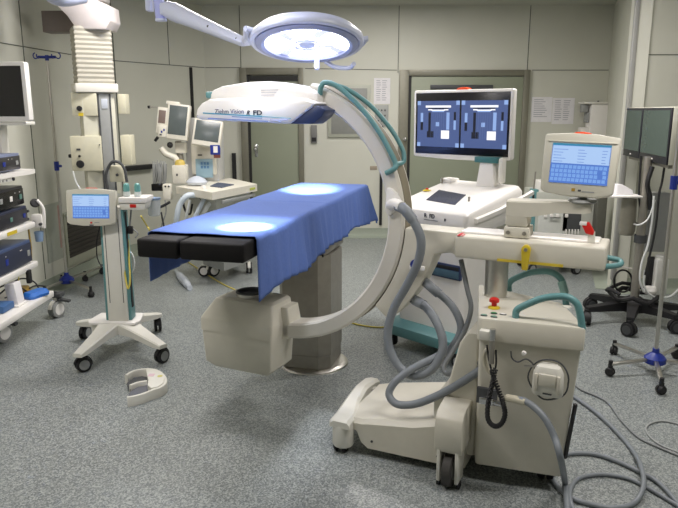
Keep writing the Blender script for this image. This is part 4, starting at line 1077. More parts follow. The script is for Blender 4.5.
m = MB(mat('pendant_beige', (206, 204, 186), .45)); m.box(-.12, .135, -.10, .11, .92, zb-.07, .006, Rz); pc = m.build('column', parent=Pd)
m = MB(GREYP); m.box(.01, .09, -.112, -.10, .95, zb-.08, .003, Rz); m.m(DGREY).box(-.002, .01, -.115, -.10, .93, zb-.08, 0, Rz).box(.09, .102, -.115, -.10, .93, zb-.08, 0, Rz)
m.m(mat('socket_pale', (190, 196, 205), .4)).box(.025, .075, -.118, -.11, 1.62, 1.70, .003, Rz); m.build('rail_strip', parent=pc)
PBX = mat('pendant_box', (212, 208, 184), .45)
def pbox(u0, v0, u1, v1, y, d, rz_, nm, marks):
    a = PL(u0, v0, y); b = PL(u1, v1, y); M = Matrix.Translation(((a.x+b.x)/2, a.y, 0)) @ Matrix.Rotation(rz_, 4, 'Z'); hw_ = (b.x-a.x)/2
    m = MB(PBX); m.box(-hw_, hw_, 0, d, b.z, a.z, .006, M); o = m.build(nm, parent=Pd)
    for (fx, fz, r, mt_, nm2) in marks:
        m = MB(mt_); m.lathe([(0, 0), (r, 0), (r*.9, .012), (0, .014)], M @ Matrix.Translation((-hw_+2*hw_*fx, 0, b.z+(a.z-b.z)*fz)) @ Matrix.Rotation(PI/2, 4, 'X'), 18); m.build(nm2, parent=o)
    return o, M, hw_, a, b
o, M_, hw_, a, b = pbox(71, 93, 97, 116, 5.46, .16, R(8), 'outlet_box', [(.3, .33, .022, BLACK, 'black_socket')])
m = MB(YEL); m.box(-hw_*.5, -hw_*.1, -.004, 0, b.z+.0, b.z+.025, 0, M_); m.build('yellow_tag', parent=o)
o, M_, hw_, a, b = pbox(70, 136, 102, 171, 5.44, .16, R(8), 'outlet_box', [(.28, .2, .032, BLACK, 'round_socket'), (.28, .43, .01, BLACK, 'small_socket'), (.97, .75, .005, DGREY, 'screw')])
m = MB(DGREY); m.box(-hw_*.6, -hw_*.35, -.005, 0, a.z-.115, a.z-.10, 0, M_); m.m(BLACK).lathe([(0, 0), (.018, 0), (.014, .03), (0, .03)], M_ @ Matrix.Translation((-hw_, .05, b.z+.12)) @ Matrix.Rotation(-PI/2, 4, 'Y'), 12); m.build('switch', parent=o)
pbox(117, 94, 126, 114, 5.62, .12, R(0), 'side_box', [])
pbox(120, 135, 132, 165, 5.62, .12, R(0), 'side_box', [])
o, M_, hw_, a, b = pbox(109, 166, 124, 182, 5.40, .08, R(5), 'lower_box', [(.55, .45, .012, DGREY, 'lower_socket')])
m = MB(DGREY); m.tube([PL(*p) for p in ((108, 190, 5.38), (106, 175, 5.38), (111, 163, 5.38), (118, 162, 5.38), (124, 168, 5.38), (127, 182, 5.38))], .012, 8, smooth=5); m.build('grey_hose', parent=Pd)
m = MB(TUBEW); m.tube([PL(*p) for p in ((73, 171, 5.4), (76, 182, 5.4), (82, 192, 5.4))], .007, 8, smooth=4); m.build('white_hose', parent=Pd)
# elbow and arm at the top
m = MB(mat('pendant_arm_pale', (214, 206, 204), .45))
el = [PL(*p) for p in ((76, 20), (98, 24), (113, 30), (114, 9), (100, 0), (66, 3))]
m.prism([(p.x, p.z) for p in ([PL(83, 31), PL(112, 31), PL(116, 23), PL(114, 8), PL(97, 0), PL(84, 0), PL(60, 4), PL(74, 18)])], -.14, .12, r=.006)
m.build('arm_elbow', parent=Pd)
m = MB(mat('pendant_lilac', (176, 182, 205), .4)); aa = PL(84, 0, 5.3); bb = PL(50, 6, 5.2); m.tube([(aa.x, aa.y, aa.z+.03), (bb.x+.1, bb.y, bb.z+.05), (bb.x-.02, bb.y+.05, bb.z+.10), (bb.x-.1, bb.y+.1, bb.z+.25)], .055, 18, smooth=4); m.build('arm_tube', parent=Pd)
m = MB(mat('pendant_arm_pale', (214, 206, 204), .45)); m.box(-.30, .1, -.1, .25, PL(97, 0).z, CEIL-.01, .02); m.build('ceiling_mount', parent=Pd)
m = MB(mat('box_brown_grey', (118, 108, 102), .5)); a = dp(45, 12, 5.92); b = dp(78, 33, 5.92); m.box(a.x, b.x, 5.84, 6.0, b.z, a.z, .004); bx = m.build('wall_box'); tag(bx, 'brown grey box high on the left wall behind the pendant arm', 'wall box')

# ================================================================== ENDOSCOPY TOWER (far left)
E0 = Vector((-2.42, 4.5, 0))
E_ = thing('equipment_tower', 'white wheeled equipment tower with shelves at the left edge of the photo', 'equipment trolley', tuple(E0), 0)
XF = .20     # front edge, local x
def tower_shelf(z, y0, y1, x1, th=.045, nm='shelf'):
    m = MB(WHITE2); m.box(-.22, x1, y0, y1, z-th, z, .010); return m.build(nm, parent=E_)
tray = tower_shelf(.25, -.62, .42, .22, .05, 'bottom_tray')
sh3 = tower_shelf(.49, -.62, .40, .13); sh2 = tower_shelf(.79, -.62, .42, .13); 
m = MB(WHITE2)
m.loft([[Vector((x, y, z)) for x, y in [(-.22, -.6), (.12, -.6), (.14, -.2), (.14, .15), (.17, .35), (.15, .45), (.05, .47), (-.22, .47)]] for z in (1.15, 1.18)]); sh1 = m.build('top_shelf', parent=E_)
m = MB(WHITE); m.box(-.02, .13, -.55, .17, 1.12, 1.15, .004); m.m(BLACK).cyl((.13, .14, 1.135), (.14, .14, 1.135), .012, 10); m.m(GREYP)
for k in range(3): m.cyl((.13, -.05+.05*k, 1.135), (.135, -.05+.05*k, 1.135), .008, 10)
m.build('pull_out_panel', parent=sh1)
m = MB(YEL); m.box(.1305, .132, -.02, .12, .755, .78); m.build('yellow_sticker', parent=sh2)
m = MB(WHITE); m.box(-.24, -.19, -.6, -.55, .1, 1.55, .006); m.box(-.24, -.19, .36, .40, .1, 1.18, .006); m.box(-.24, -.21, -.56, .37, .1, 1.15); m.build('rear_frame', parent=E_)
m = MB(WHITE); m.box(-.18, .10, -.6, .25, .13, .20, .01); bf = m.build('base_frame', parent=E_)
for (u, v) in ((60, 317), (6, 342)):
    p = fl(u, v, 0)-E0; 
    h = caster(E_, p.x-.02, p.y, .068, R(70), hood=WHITE, tyre=GREYP, disc=WHITE2, wd=.05, top=.20)
    m = MB(DGREY); m.box(p.x-.05, p.x+.03, p.y-.03, p.y+.06, .165, .20, .006); m.prism([(p.x, .14), (p.x+.09, .125), (p.x+.09, .14), (p.x, .16)], p.y-.02, p.y+.02); m.build('brake_pedal', parent=h)
# monitor on top
m = MB(WHITE2); TMn = planeM(Vector((-2.455, 4.8, 0))-E0, (1, -.10, 0))
zt_, zb_ = dp(25, 62, 4.8).z, dp(33, 121, 4.8).z
xr = dp(30, 90, 4.8).x-(-2.455)
m.prism([(xr-.62, zb_), (xr-.008, zb_), (xr, zb_+.01), (xr, zt_-.01), (xr-.008, zt_), (xr-.62, zt_)], -.02, .04, TMn, r=.005)
tm = m.build('tower_monitor', parent=E_)
m = MB(SCRBLK); m.box(xr-.60, xr-.028, -.0225, -.019, zb_+.032, zt_-.028, 0, TMn); m.build('screen', parent=tm)
m = MB(WHITE); m.box(xr-.4, xr-.06, .0, .16, zb_-.03, zb_-.004, .008, TMn); m.box(xr-.4, xr-.28, .06, .16, 1.18, zb_-.02, .01, TMn); m.build('monitor_foot', parent=tm)
def device(nm, label, x0, x1, y0, y1, z0, z1, front, edge, cat='medical device', detail=0, rzd=0):
    t = thing(nm, label, cat, (E0.x+(x0+x1)/2, E0.y+(y0+y1)/2, z0+.001), R(rzd))
    hx, hy, h = (x1-x0)/2, (y1-y0)/2, z1-z0
    m = MB(edge); m.box(-hx, hx, -hy, hy, .008, h, .006)
    m.m(BLACK)
    for sx in (-1, 1):
        for sy in (-1, 1): m.cyl((sx*hx*.7, sy*hy*.7, 0), (sx*hx*.7, sy*hy*.7, .01), .012, 8)
    m.build('housing', parent=t)
    m = MB(front); m.box(hx-.001, hx+.008, -hy+.01, hy-.01, .015, h-.018, .003); m.box(-hx+.01, hx-.01, -hy-.006, -hy+.001, .015, h-.018, .003)
    fp = m.build('front_panel', parent=t)
    rnd = random.Random(detail)
    for k in range(3+detail % 3):
        y = -hy+.06+(2*hy-.12)*k/(2+detail % 3); m = MB((GREYP, WHITE2, mat('display_green', (90, 130, 120), .3), BLUEP)[(k+detail) % 4]); m.box(hx+.007, hx+.011, y-.018, y+.018, h*.35, h*.35+h*.25, .001); m.build('socket', parent=fp)
    for k in range(5): y = -hy+.04+rnd.random()*(2*hy-.08); m = MB(WHITE2); m.box(hx+.007, hx+.010, y-.004, y+.004, h*.7, h*.74); m.build('button', parent=fp)
    return t
DBL = mat('dark_blue_steel', (44, 50, 72), .4)
DKF = mat('dark_fascia', (38, 38, 46), .35)
device('camera_control_unit', 'dark device with pale blue top alone on the top shelf of the left tower', -.19, .10, -.35, .33, 1.18, 1.305, DKF, mat('device_top_blue', (120, 130, 160), .4), detail=1)
device('light_source_unit', 'black boxy device stacked on another on the middle shelf of the left tower', -.19, .10, -.35, .33, .925, 1.07, SCRBLK, DKF, detail=2)
device('insufflator_unit', 'dark device with round sockets directly on the middle shelf of the left tower', -.19, .10, -.35, .36, .79, .918, DKF, DBL, detail=4)
device('video_recorder', 'dark blue device on the lower shelf of the left tower', -.19, .11, -.42, .345, .49, .665, DBL, mat('blue_grey_case', (66, 82, 118), .4), detail=6)
t = thing('paper_stack', 'small stack of white papers leaning on the bottom tray of the left tower', 'papers', (E0.x+.12, E0.y-.0, .251), R(0))
# white block standing on tray
qa = fl(17, 303, .26); t.location = (qa.x, qa.y, .251); FR[t.name] = Matrix.Translation(t.location)
m = MB(PAPER); m.box(-.035, .035, -.05, .05, 0, .16, .004, Matrix.Rotation(R(-7), 4, 'Y')); m.m(WHITE2).box(-.06, .05, -.08, .06, 0, .012, .003); m.build('sheets', parent=t)
q = fl(40, 294, .27); o = MB(mat('bright_blue_case', (40, 110, 200), .4)); o.loft([rrect(-.05, .05, -.09, .09, .025, 0), rrect(-.055, .055, -.095, .095, .03, .02), rrect(-.04, .04, -.08, .08, .02, .045)]); o = o.build('blue_pouch'); o.location = (q.x-.03, q.y, .252); o.rotation_euler[2] = R(-20); tag(o, 'bright blue small pouch on the bottom tray of the left tower', 'pouch')
q = fl(27, 292, .27); o = MB(mat('mustard_case', (150, 120, 40), .5)); o.loft([rrect(-.05, .05, -.09, .09, .025, 0), rrect(-.055, .055, -.095, .095, .03, .025), rrect(-.035, .04, -.07, .08, .02, .05)]); o = o.build('mustard_pouch'); o.location = (q.x-.04, q.y, .252); o.rotation_euler[2] = R(15); tag(o, 'mustard coloured pouch beside the bright blue one on the left tower tray', 'pouch')
q = fl(5, 308, .27); o = MB(mat('slate_blue_case', (62, 100, 150), .5)); o.box(-.06, .06, -.08, .08, 0, .05, .01); o = o.build('slate_box'); o.location = (q.x-.03, q.y, .252); tag(o, 'flat blue box at the left edge on the bottom tray of the left tower', 'box')
m = MB(BLACK)
for pts in (((.05, .3, .27), (.1, .36, .30), (.17, .38, .29), (.2, .30, .27), (.12, .22, .29), (.0, .1, .28)), ((-.1, .2, .27), (.0, .33, .36), (.08, .39, .33), (.14, .36, .27)), ((-.1, .0, .30), (.0, .12, .37), (.07, .2, .33), (.1, .28, .262))):
    m.tube(pts, .006, 6, smooth=6)
m.build('tray_cables', parent=E_)
m = MB(YCAB); m.tube([(.06, .05, .27), (.1, .1, .36), (.09, .16, .42)], .004, 6, smooth=4); m.build('yellow_wire', parent=E_)
m = MB(mat('amber_tube', (180, 150, 70), .4)); m.tube([(.10, .36, .74), (.10, .37, .6), (.09, .375, .50)], .007, 6); m.build('amber_tube', parent=E_)
m = MB(BLACK); m.box(.12, .15, .20, .24, .36, .46, .005); m.build('hanging_plug', parent=E_)
# camera heads on the side
hd = thing('camera_head_holder', 'white handpiece holder with black scope and blue cup on the side of the left tower', 'instrument holder', (E0.x+.12, E0.y+.46, .80), 0)
def HL(u, v, y=0): return dp(u, v, E0.y+.46+y)-Vector((E0.x+.12, E0.y+.46, .80))
m = MB(WHITE2); m.tube([HL(*p) for p in ((37, 200), (42, 206), (44, 214), (44, 228))], .012, 10, smooth=5); a = HL(32, 214); b = HL(44, 227); m.box(a.x, b.x, -.03, .03, b.z, a.z, .008); hh_ = m.build('holder', parent=hd)
m = MB(BLACK); q = HL(35, 203); m.lathe([(0, -.015), (.03, -.015), (.036, 0), (.03, .015), (0, .018)], Matrix.Translation(q) @ Matrix.Rotation(R(60), 4, 'X') @ Matrix.Rotation(R(30), 4, 'Y'), 18); m.build('scope_head', parent=hd)
m = MB(DGREY)
for p in ((28, 211), (28, 219), (34, 222), (41, 224)):
    q = HL(*p, -.035); m.lathe([(0, 0), (.011, 0), (.011, .02), (0, .02)], Matrix.Translation(q) @ Matrix.Rotation(PI/2, 4, 'X'), 12)
m.build('connectors', parent=hd)
m = MB(mat('cup_blue', (130, 155, 185), .3)); q = HL(39, 236); m.lathe([(0, -.04), (.028, -.04), (.034, .035), (.03, .035), (0, -.03)], Matrix.Translation(q), 20); m.build('cup', parent=hd)

# ================================================================== ANAESTHESIA MACHINE
AN = Vector((-1.25, 6.35, 0))
A_ = thing('anaesthesia_machine', 'white anaesthesia machine with two tilted screens behind the left side of the table', 'anaesthesia machine', tuple(AN), 0)
def AL(u, v, y): return dp(u, v, y)-AN
AW = mat('anaesthesia_white', (224, 220, 206), .42)
top = [fl(*p, .93)-AN for p in ((176, 186.5), (212, 192.5), (257, 184), (230, 178))]
m = MB(AW); m.loft([[Vector((p.x, p.y, z)) for p in top] for z in (.865, .87, .925, .93)]); wt_ = m.build('worktop', parent=A_)
m = MB(mat('slate_mat', (70, 80, 100), .6)); mp = [fl(*p, .935)-AN for p in ((210, 186), (222, 187.5), (234, 184.5), (218, 182.5))]; m.loft([[Vector((p.x, p.y, z)) for p in mp] for z in (.930, .937)]); m.build('dark_mat', parent=wt_)
m = MB(mat('green_label', (190, 200, 90), .5)); a = top[2]; d = (top[2]-top[1]).normalized(); q = top[1]+(top[2]-top[1])*.82; m.bar(q+Vector((0, 0, -.035))-Vector((-d.y, d.x, 0))*.003, q+d*.09+Vector((0, 0, -.035))-Vector((-d.y, d.x, 0))*.003, .003, .02); m.build('green_label', parent=wt_)
cen = sum(top, Vector())/4
m = MB(mat('anaesthesia_body', (200, 200, 190), .45)); m.loft([[Vector((cen.x+(p.x-cen.x)*k, cen.y+dy+(p.y-cen.y)*k, z)) for p in top] for z, k, dy in ((.20, .55, .30), (.40, .6, .28), (.86, .80, .05))]); bd = m.build('machine_body', parent=A_)
m = MB(GREYP); m.bar(top[1]+(top[2]-top[1])*.2+Vector((0, 0, -.10)), top[2]+Vector((-.03, 0, -.10)), .03, .03, .004); m.build('front_rail', parent=A_)
m = MB(GREYP)
m.loft([[Vector((cen.x+(p.x-cen.x)*.62, cen.y+.30+(p.y-cen.y)*.62, z)) for p in top] for z in (.12, .20)]); bs = m.build('machine_base', parent=A_)
q = fl(213, 276, 0)-AN
caster(bs, q.x, q.y, .062, R(40), hood=WHITE, disc=WHITE2, wd=.06, top=.11)
for k in (0, 2, 3): p = cen+Vector((0, .3, 0))+(top[k]-cen)*.6; caster(bs, p.x, p.y, .055, R(50*k), hood=WHITE, disc=WHITE2, wd=.05, top=.11)
# rear tower
a = AL(186, 118, 6.55); b = AL(221, 186, 6.55)
m = MB(mat('anaesthesia_grey', (198, 198, 196), .45)); m.box(a.x, b.x, .12, .45, .93, a.z, .012); tw = m.build('rear_tower', parent=A_)
m = MB(AW); m.box(a.x+.06, b.x-.02, .08, .14, 1.0, a.z-.33+.1, .006); m.m(mat('flow_panel_blue', (150, 180, 195), .3)).box(a.x+.10, b.x-.05, .072, .082, .97, 1.15, .003); m.m(mat('flow_panel_key', (90, 130, 170), .3))
for i in range(3):
    for j in range(2): m.box(a.x+.15+.03*i, a.x+.17+.03*i, .068, .073, 1.06+.035*j, 1.085+.035*j)
m.build('flow_panel', parent=tw)
m = MB(DGREY); q = AL(200, 155, 6.43); m.box(q.x-.02, q.x+.02, .070, .08, q.z-.006, q.z+.006); m.build('nameplate', parent=tw)
def tilted_screen(nm, c_, y, hw_, hh_, lean, tip, label=None):
    q = AL(*c_, y); M = planeM(q, (1, 0, -math.tan(lean)), (math.tan(lean), tip, 1))
    m = MB(AW); m.box(-hw_, hw_, -.02, .05, -hh_, hh_, .012, M); o = m.build(nm, parent=A_)
    m = MB(SCRGRY); m.box(-hw_+.022, hw_-.022, -.0235, -.019, -hh_+.045, hh_-.018, .001, M); m.build('screen', parent=o)
    return o, M
o1, MM1 = tilted_screen('patient_monitor', (178, 122), 6.3, .105, .165, R(7), .1)
o2, MM2 = tilted_screen('ventilator_screen', (207.5, 133), 6.3, .135, .125, R(8), .25)
m = MB(AW); m.box(-.20, -.10, -.0, .08, -.13, .12, .01, MM1); m.box(-.165, -.09, -.04, .05, -.16, -.05, .01, MM1); m.box(-.13, .0, -.0, .06, .15, .185, .01, MM1); m.m(mat('recess_brown', (120, 104, 96), .6)).box(-.185, -.12, -.003, .0, -.03, .09, .001, MM1)
m.m(BLUEP).box(-.14, -.125, -.043, -.039, -.12, -.10, 0, MM1).box(-.12, -.105, -.043, -.039, -.10, -.08, 0, MM1); m.m(DGREY).box(-.15, -.13, -.043, -.039, -.145, -.13, 0, MM1); m.build('parameter_module', parent=o1)
m = MB(STEEL); qa = AL(162, 107.5, 6.35); qb = AL(150, 107, 6.35); m.cyl(qa, qb, .006, 8); m.m(BLACK).cyl(qb, qb+Vector((-.02, 0, 0)), .014, 10); qa = AL(184, 108, 6.35); qb = AL(190, 109, 6.35); m.m(STEEL).cyl(qa, qb, .006, 8)
m.m(BLACK); qa = AL(155, 141, 6.3); m.cyl(qa, AL(158, 137, 6.3), .014, 10); m.m(STEEL).cyl(AL(158, 137, 6.3), AL(161, 131, 6.3), .006, 8); m.build('module_bar', parent=o1)
m = MB(AW); q = AL(180, 147, 6.35); m.box(q.x-.05, q.x+.05, q.y, q.y+.1, q.z-.06, q.z+.04, .012); m.m(BLACK); q = AL(170, 145, 6.33); m.lathe([(0, -.03), (.022, -.02), (.03, 0), (.022, .02), (0, .03)], Matrix.Translation(q) @ Matrix.Rotation(PI/2, 4, 'Y'), 14); m.m(STEELD).cyl(AL(178, 141, 6.4), AL(182, 168, 6.4), .03, 14); m.build('monitor_arm', parent=A_)
m = MB(AW); m.tube([AL(*p, 6.32) for p in ((161, 148), (166, 154), (175, 158), (177, 163))], .03, 10, smooth=4); m.build('support_arm', parent=A_)
m = MB(AW); a = AL(172, 165, 6.25); b = AL(187, 184, 6.25); m.box(a.x, b.x, a.y-.02, a.y+.1, b.z, a.z, .012); m.m(mat('vaporizer_yellow', (205, 180, 90), .4)); q = (a+b)/2; m.lathe([(0, 0), (.05, 0), (.045, .03), (.03, .045), (0, .05)], Matrix.Translation((q.x, a.y+.04, a.z)), 18); m.m(DGREY).box(a.x+.04, a.x+.055, a.y-.024, a.y-.018, a.z-.10, a.z-.08); m.build('vaporizer', parent=A_)
m = MB(mat('bag_clear', (215, 222, 232), .3, alpha=.8)); q = fl(197, 185, .935)-AN; m.lathe([(0, 0), (.07, .005), (.085, .03), (.06, .06), (.02, .08), (0, .085)], Matrix.Translation(q) @ Matrix.Scale(1.2, 4, (1, 0, 0)), 10); m.build('breathing_bag', parent=A_)
m = MB(WHITE2); q = fl(204, 188, .935)-AN; m.lathe([(0, -.004), (.025, -.004), (.022, .025), (0, .027)], Matrix.Translation(q), 14); m.build('absorber_cap', parent=A_)
m = MB(BLUEP); a = AL(210, 145, 6.25); b = AL(220, 158, 6.25); m.box(a.x, b.x, a.y, a.y+.04, b.z+.03, a.z, .004); m.m(WHITE2).box(a.x+.03, a.x+.07, a.y-.004, a.y, b.z+.05, a.z-.01); m.m(mat('brown_tab', (110, 60, 50), .5)).box(a.x+.03, b.x, a.y, a.y+.03, b.z, b.z+.03); m.build('hanging_labels', parent=A_)
# breathing hoses in front
m = MB(mat('breathing_hose', (205, 216, 226), .35))
m.tube([AL(*p) for p in ((195, 195, 5.8), (187, 196, 5.75), (180, 204, 5.75), (177, 216, 5.75), (176, 232, 5.8), (178, 252, 5.9))], .026, 10, smooth=6); m.build('breathing_hose', parent=A_)
for j, pts in enumerate((((205, 197, 5.85), (201, 205, 5.8), (196, 215, 5.8), (190, 226, 5.85), (184, 240, 5.9)), ((217, 197, 5.9), (210, 203, 5.85), (204, 212, 5.85), (198, 224, 5.9)), ((190, 200, 5.85), (187, 213, 5.85), (184, 225, 5.85), (180, 236, 5.9)))):
    m = MB(TUBEW if j else mat('breathing_hose', (205, 216, 226), .35)); m.tube([AL(*p) for p in pts], .02 if j < 2 else .013, 10, smooth=6); m.build('breathing_hose', parent=A_)
m = MB(BLACK)
for pts in (((198, 193), (202, 200), (207, 197), (209, 202)), ((182, 196), (185, 210), (190, 214), (192, 204))): m.tube([AL(*p, 5.95) for p in pts], .010, 8, smooth=5)
m.build('black_leads', parent=A_)
# cable bundle hanging on its left
m = MB(GREYP)
rnd = random.Random(11)
for k in range(9):
    u = 153+k*1.5
    m.tube([AL(u, 160+rnd.random()*3, 6.2), AL(u-1.5+rnd.random()*3, 172, 6.18), AL(u-2+rnd.random()*3, 184+rnd.random()*6, 6.2), AL(u+1, 178, 6.22), AL(u+1.5, 164, 6.2)], .006, 5, smooth=5)
m.build('lead_bundle', parent=A_)
m = MB(SCRBLK); a = AL(151, 184, 6.15); b = AL(163, 191, 6.15); m.box(a.x, b.x, a.y, a.y+.06, b.z, a.z, .006); m.build('lead_box', parent=A_)
m = MB(AW); a = AL(163, 186, 6.0); b = AL(172, 200, 6.0); m.box(a.x, b.x, a.y-.03, a.y+.04, b.z, a.z+.02, .012); m.m(BLACK).cyl((a.x+.03, a.y-.035, a.z), (a.x+.03, a.y-.02, a.z), .008, 8).cyl((a.x+.06, a.y-.035, a.z), (a.x+.06, a.y-.02, a.z), .008, 8); m.build('suction_unit', parent=A_)
m = MB(mat('probe_black', (44, 46, 50), .5)); m.tube([AL(*p, 5.95) for p in ((158, 208), (163, 206), (170, 202))], .012, 8); m.tube([AL(*p, 5.95) for p in ((161, 212), (163, 222), (165, 231))], .008, 8); m.m(GREYP).tube([AL(*p, 5.96) for p in ((165, 200), (166, 212), (162, 224), (160, 235))], .006, 8, smooth=4); m.build('hanging_probes', parent=A_)

# ================================================================== TWIN MONITOR STAND (right)
G0 = Vector((2.30, 4.95, 0))
G = thing('twin_monitor_stand', 'black five-star stand with a steel pole carrying two dark screens on the right', 'monitor stand', tuple(G0), 0)
def GL(u, v, y=4.95): return dp(u, v, y)-G0
m = MB(STEELD); m.cyl((0, 0, .12), (.0, 0, 1.27), .032, 20); m.m(DGREY).cyl((.0, 0, .62), (0, 0, .68), .045, 20); m.build('pole', parent=G)
m = MB(BLACK); m.tube([(.02, -.04, 1.20), (-.01, -.05, 1.08), (.02, -.045, .98), (.035, -.04, .88)], .017, 10, smooth=5); m.build('cable_conduit', parent=G)
m = MB(BLACK); m.lathe([(0, .08), (.09, .08), (.11, .10), (.11, .15), (.05, .19), (0, .19)], None, 24); hubg = m.build('star_hub', parent=G)
for a_ in (195, 243, 300, 350, 60, 130):
    if a_ == 60: continue
    a = R(a_); L_ = .42 if a_ in (195, 243) else .36; q = Vector((L_*math.cos(a), L_*math.sin(a), 0))
    m = MB(BLACK); m.loft([[c + s_*v_ + Vector((0, 0, z)) for s_, z in ((-1, z0), (1, z0), (1, z1), (-1, z1))] for c, v_, z0, z1 in ((q*.12, Vector((-math.sin(a), math.cos(a), 0))*.045, .09, .17), (q, Vector((-math.sin(a), math.cos(a), 0))*.025, .105, .14))])
    lg = m.build('leg', parent=G)
    caster(lg, q.x, q.y, .05, a+R(60), hood=BLACK, disc=DGREY, wd=.055, top=.12)
m = MB(BLACK)
m.tube([(.17*math.cos(R(k*20))*(1+.1*math.sin(k)), .17*math.sin(R(k*20)), .20+.02*math.sin(k*1.7)) for k in range(19)], .018, 8); m.tube([(.21*math.cos(R(k*20)), .16*math.sin(R(k*20)), .24+.02*math.cos(k*1.3)) for k in range(12)], .015, 8); m.build('coiled_cables', parent=G)
GMo = Vector((2.36, 5.24, 0))-G0; GMd = Vector((.15, .989, 0)); GMM = Matrix.Translation(GMo) @ Matrix.Rotation(-math.atan2(.15, .989), 4, 'Z')
for i, (y0, y1) in enumerate(((.008, .47), (-.66, -.008))):
    zt_ = 1.625; zb_ = 1.235
    m = MB(mat('screen_case_cream', (205, 204, 188), .45)); m.box(.012, .085, y0, y1, zb_, zt_+.006, .008, GMM); m.m(DKF).box(0, .014, y0+.003, y1-.003, zb_+.0, zt_, .004, GMM)
    o = m.build('side_monitor', parent=G)
    m = MB(mat('dim_screen', (78, 92, 88), .22)); m.box(-.002, .003, y0+.018, y1-.018, zb_+.055, zt_-.018, .0, GMM); m.build('screen', parent=o)
    m = MB(WHITE2); m.box(-.003, .0, (y0+y1)/2-.015, (y0+y1)/2+.015, zb_+.02, zb_+.03, 0, GMM); m.build('badge', parent=o)
m = MB(STEELD); m.bar(GMM @ Vector((.05, -.6, 1.222)), GMM @ Vector((.05, .42, 1.222)), .03, .03, .004); m.bar((0, 0, 1.235), GMM @ Vector((.05, -.15, 1.235)), .05, .04, .004); m.build('crossbar', parent=G)
m = MB(BLACK); m.tube([GL(*p, 4.95) for p in ((641, 156), (640, 175), (639, 195), (641, 215))], .008, 6, smooth=4); m.tube([GL(*p, 4.8) for p in ((665, 163), (662, 182), (659, 195), (656, 225), (651, 250), (645, 275))], .008, 6, smooth=4); m.build('screen_cable', parent=G)
m = MB(GREYP); a = GL(651, 193, 5.0); b = GL(665, 252, 5.0); m.box(a.x, b.x, .05, .15, b.z, a.z, .008); m.build('power_unit', parent=G)
m = MB(TUBEW); m.tube([GL(*p, 4.85) for p in ((655, 200), (650, 215), (645, 222), (638, 225), (634, 224))], .006, 6, smooth=4); m.tube([GL(*p, 4.85) for p in ((654, 196), (652, 220), (648, 245), (642, 262), (640, 280), (644, 292))], .008, 6, smooth=4)
m.tube([GL(*p, 4.85) for p in ((645, 270), (644, 285), (652, 296), (668, 297), (678, 290), (684, 282))], .008, 6, smooth=5); m.build('white_cable', parent=G)
m = MB(mat('canister_white', (212, 212, 206), .4)); p0 = GL(661, 258, 4.95); m.box(p0.x-.05, p0.x+.05, -.05, .06, .20, p0.z, .015); m.cyl((p0.x, 0, p0.z-.01), (p0.x, 0, p0.z+.02), .045, 16); m.build('white_canister', parent=G)
m = MB(BLACK); q = GL(651, 262, 5.0); m.box(q.x-.03, q.x+.025, .0, .06, .25, .50, .01); m.m(WHITE2); q = GL(650, 290, 4.9); m.lathe([(0, -.03), (.04, -.025), (.05, 0), (.04, .025), (0, .03)], Matrix.Translation(q), 14); m.build('transformer', parent=G)
m = MB(BLACK); m.tube([GL(623+9*math.cos(R(k*24)), 281+11*math.sin(R(k*24)), 5.05) for k in range(17)], .008, 6, smooth=2); m.m(WHITE2).tube([GL(616, 266, 5.0), GL(634, 269, 5.0)], .006, 6); m.build('cable_coil', parent=G)
m = MB(mat('holster_grey', (150, 146, 132), .5)); q = GL(628, 215, 5.05); m.lathe([(0, -.16), (.05, -.155), (.062, -.12), (.055, .13), (.05, .13), (.05, -.1), (0, -.14)], Matrix.Translation(q), 20); m.m(STEELD).tube([q+Vector((.05, 0, -.06)), Vector((0, 0, q.z-.06))], .01, 8); m.build('hanging_holster', parent=G)
m = MB(WHITE2); a = GL(606, 192, 5.0); b = GL(638, 196, 5.0); m.box(a.x, b.x-.02, -.08, .22, a.z-.03, a.z-.015, .004); m.bar((b.x-.03, .05, a.z-.022), (.0, .02, a.z-.022), .03, .012); sh_ = m.build('small_shelf', parent=G)
zs = G0.z+a.z-.015
t = thing('packet', 'white crumpled packet lying on the small shelf left of the right stand', 'packet', (G0.x+a.x+.10, G0.y+.05, zs+.001), R(12))
m = MB(PAPER); m.loft([rrect(-.07, .09, -.06, .06, .02, 0), rrect(-.065, .085, -.055, .055, .02, .03), rrect(-.05, .0, -.04, .04, .015, .075)]); m.m(mat('packet_print', (150, 120, 115), .6)).box(.02, .07, -.03, .03, .03, .045, .004); m.build('wrapper', parent=t)

# ================================================================== TROLLEY BEHIND THE BOOM, FITTINGS IN THE RIGHT CORNER
K0 = Vector((2.13, 6.55, 0))
K = thing('supply_trolley', 'pale grey hospital trolley behind the touchscreen arm near the right corner', 'trolley', tuple(K0), 0)
def KL(u, v, y=6.4): return dp(u, v, y)-K0
m = MB(mat('trolley_grey', (186, 188, 178), .45)); a = KL(537, 192); b = KL(593, 280); m.box(a.x, b.x, -.15, .30, .16, a.z, .008); kb = m.build('trolley_body', parent=K)
m = MB(mat('trolley_face', (204, 206, 200), .45)); a = KL(539, 204); b = KL(563, 280); m.box(a.x, b.x, -.158, -.149, .18, a.z, .004); m.build('drawer_front', parent=kb)
m = MB(DGREY); a = KL(563, 213); b = KL(580, 231); m.box(a.x, b.x, -.158, -.149, b.z, a.z, .003); m.m(WHITE2)
for k in range(5): q = KL(565+k*3, 231); m.box(q.x, q.x+.012, -.175, -.158, q.z-.03, q.z+.02, .002)
m.build('open_bay', parent=kb)
for u in (545, 551, 557, 566): m = MB(WHITE2); q = KL(u, 215); m.box(q.x-.015, q.x+.015, -.18, -.15, q.z-.02, q.z+.012, .004); m.build('valve', parent=kb)
m = MB(CHROME); q = KL(553, 217); m.cyl((q.x-.04, -.19, q.z), (q.x+.06, -.19, q.z), .008, 8); m.build('rail', parent=kb)
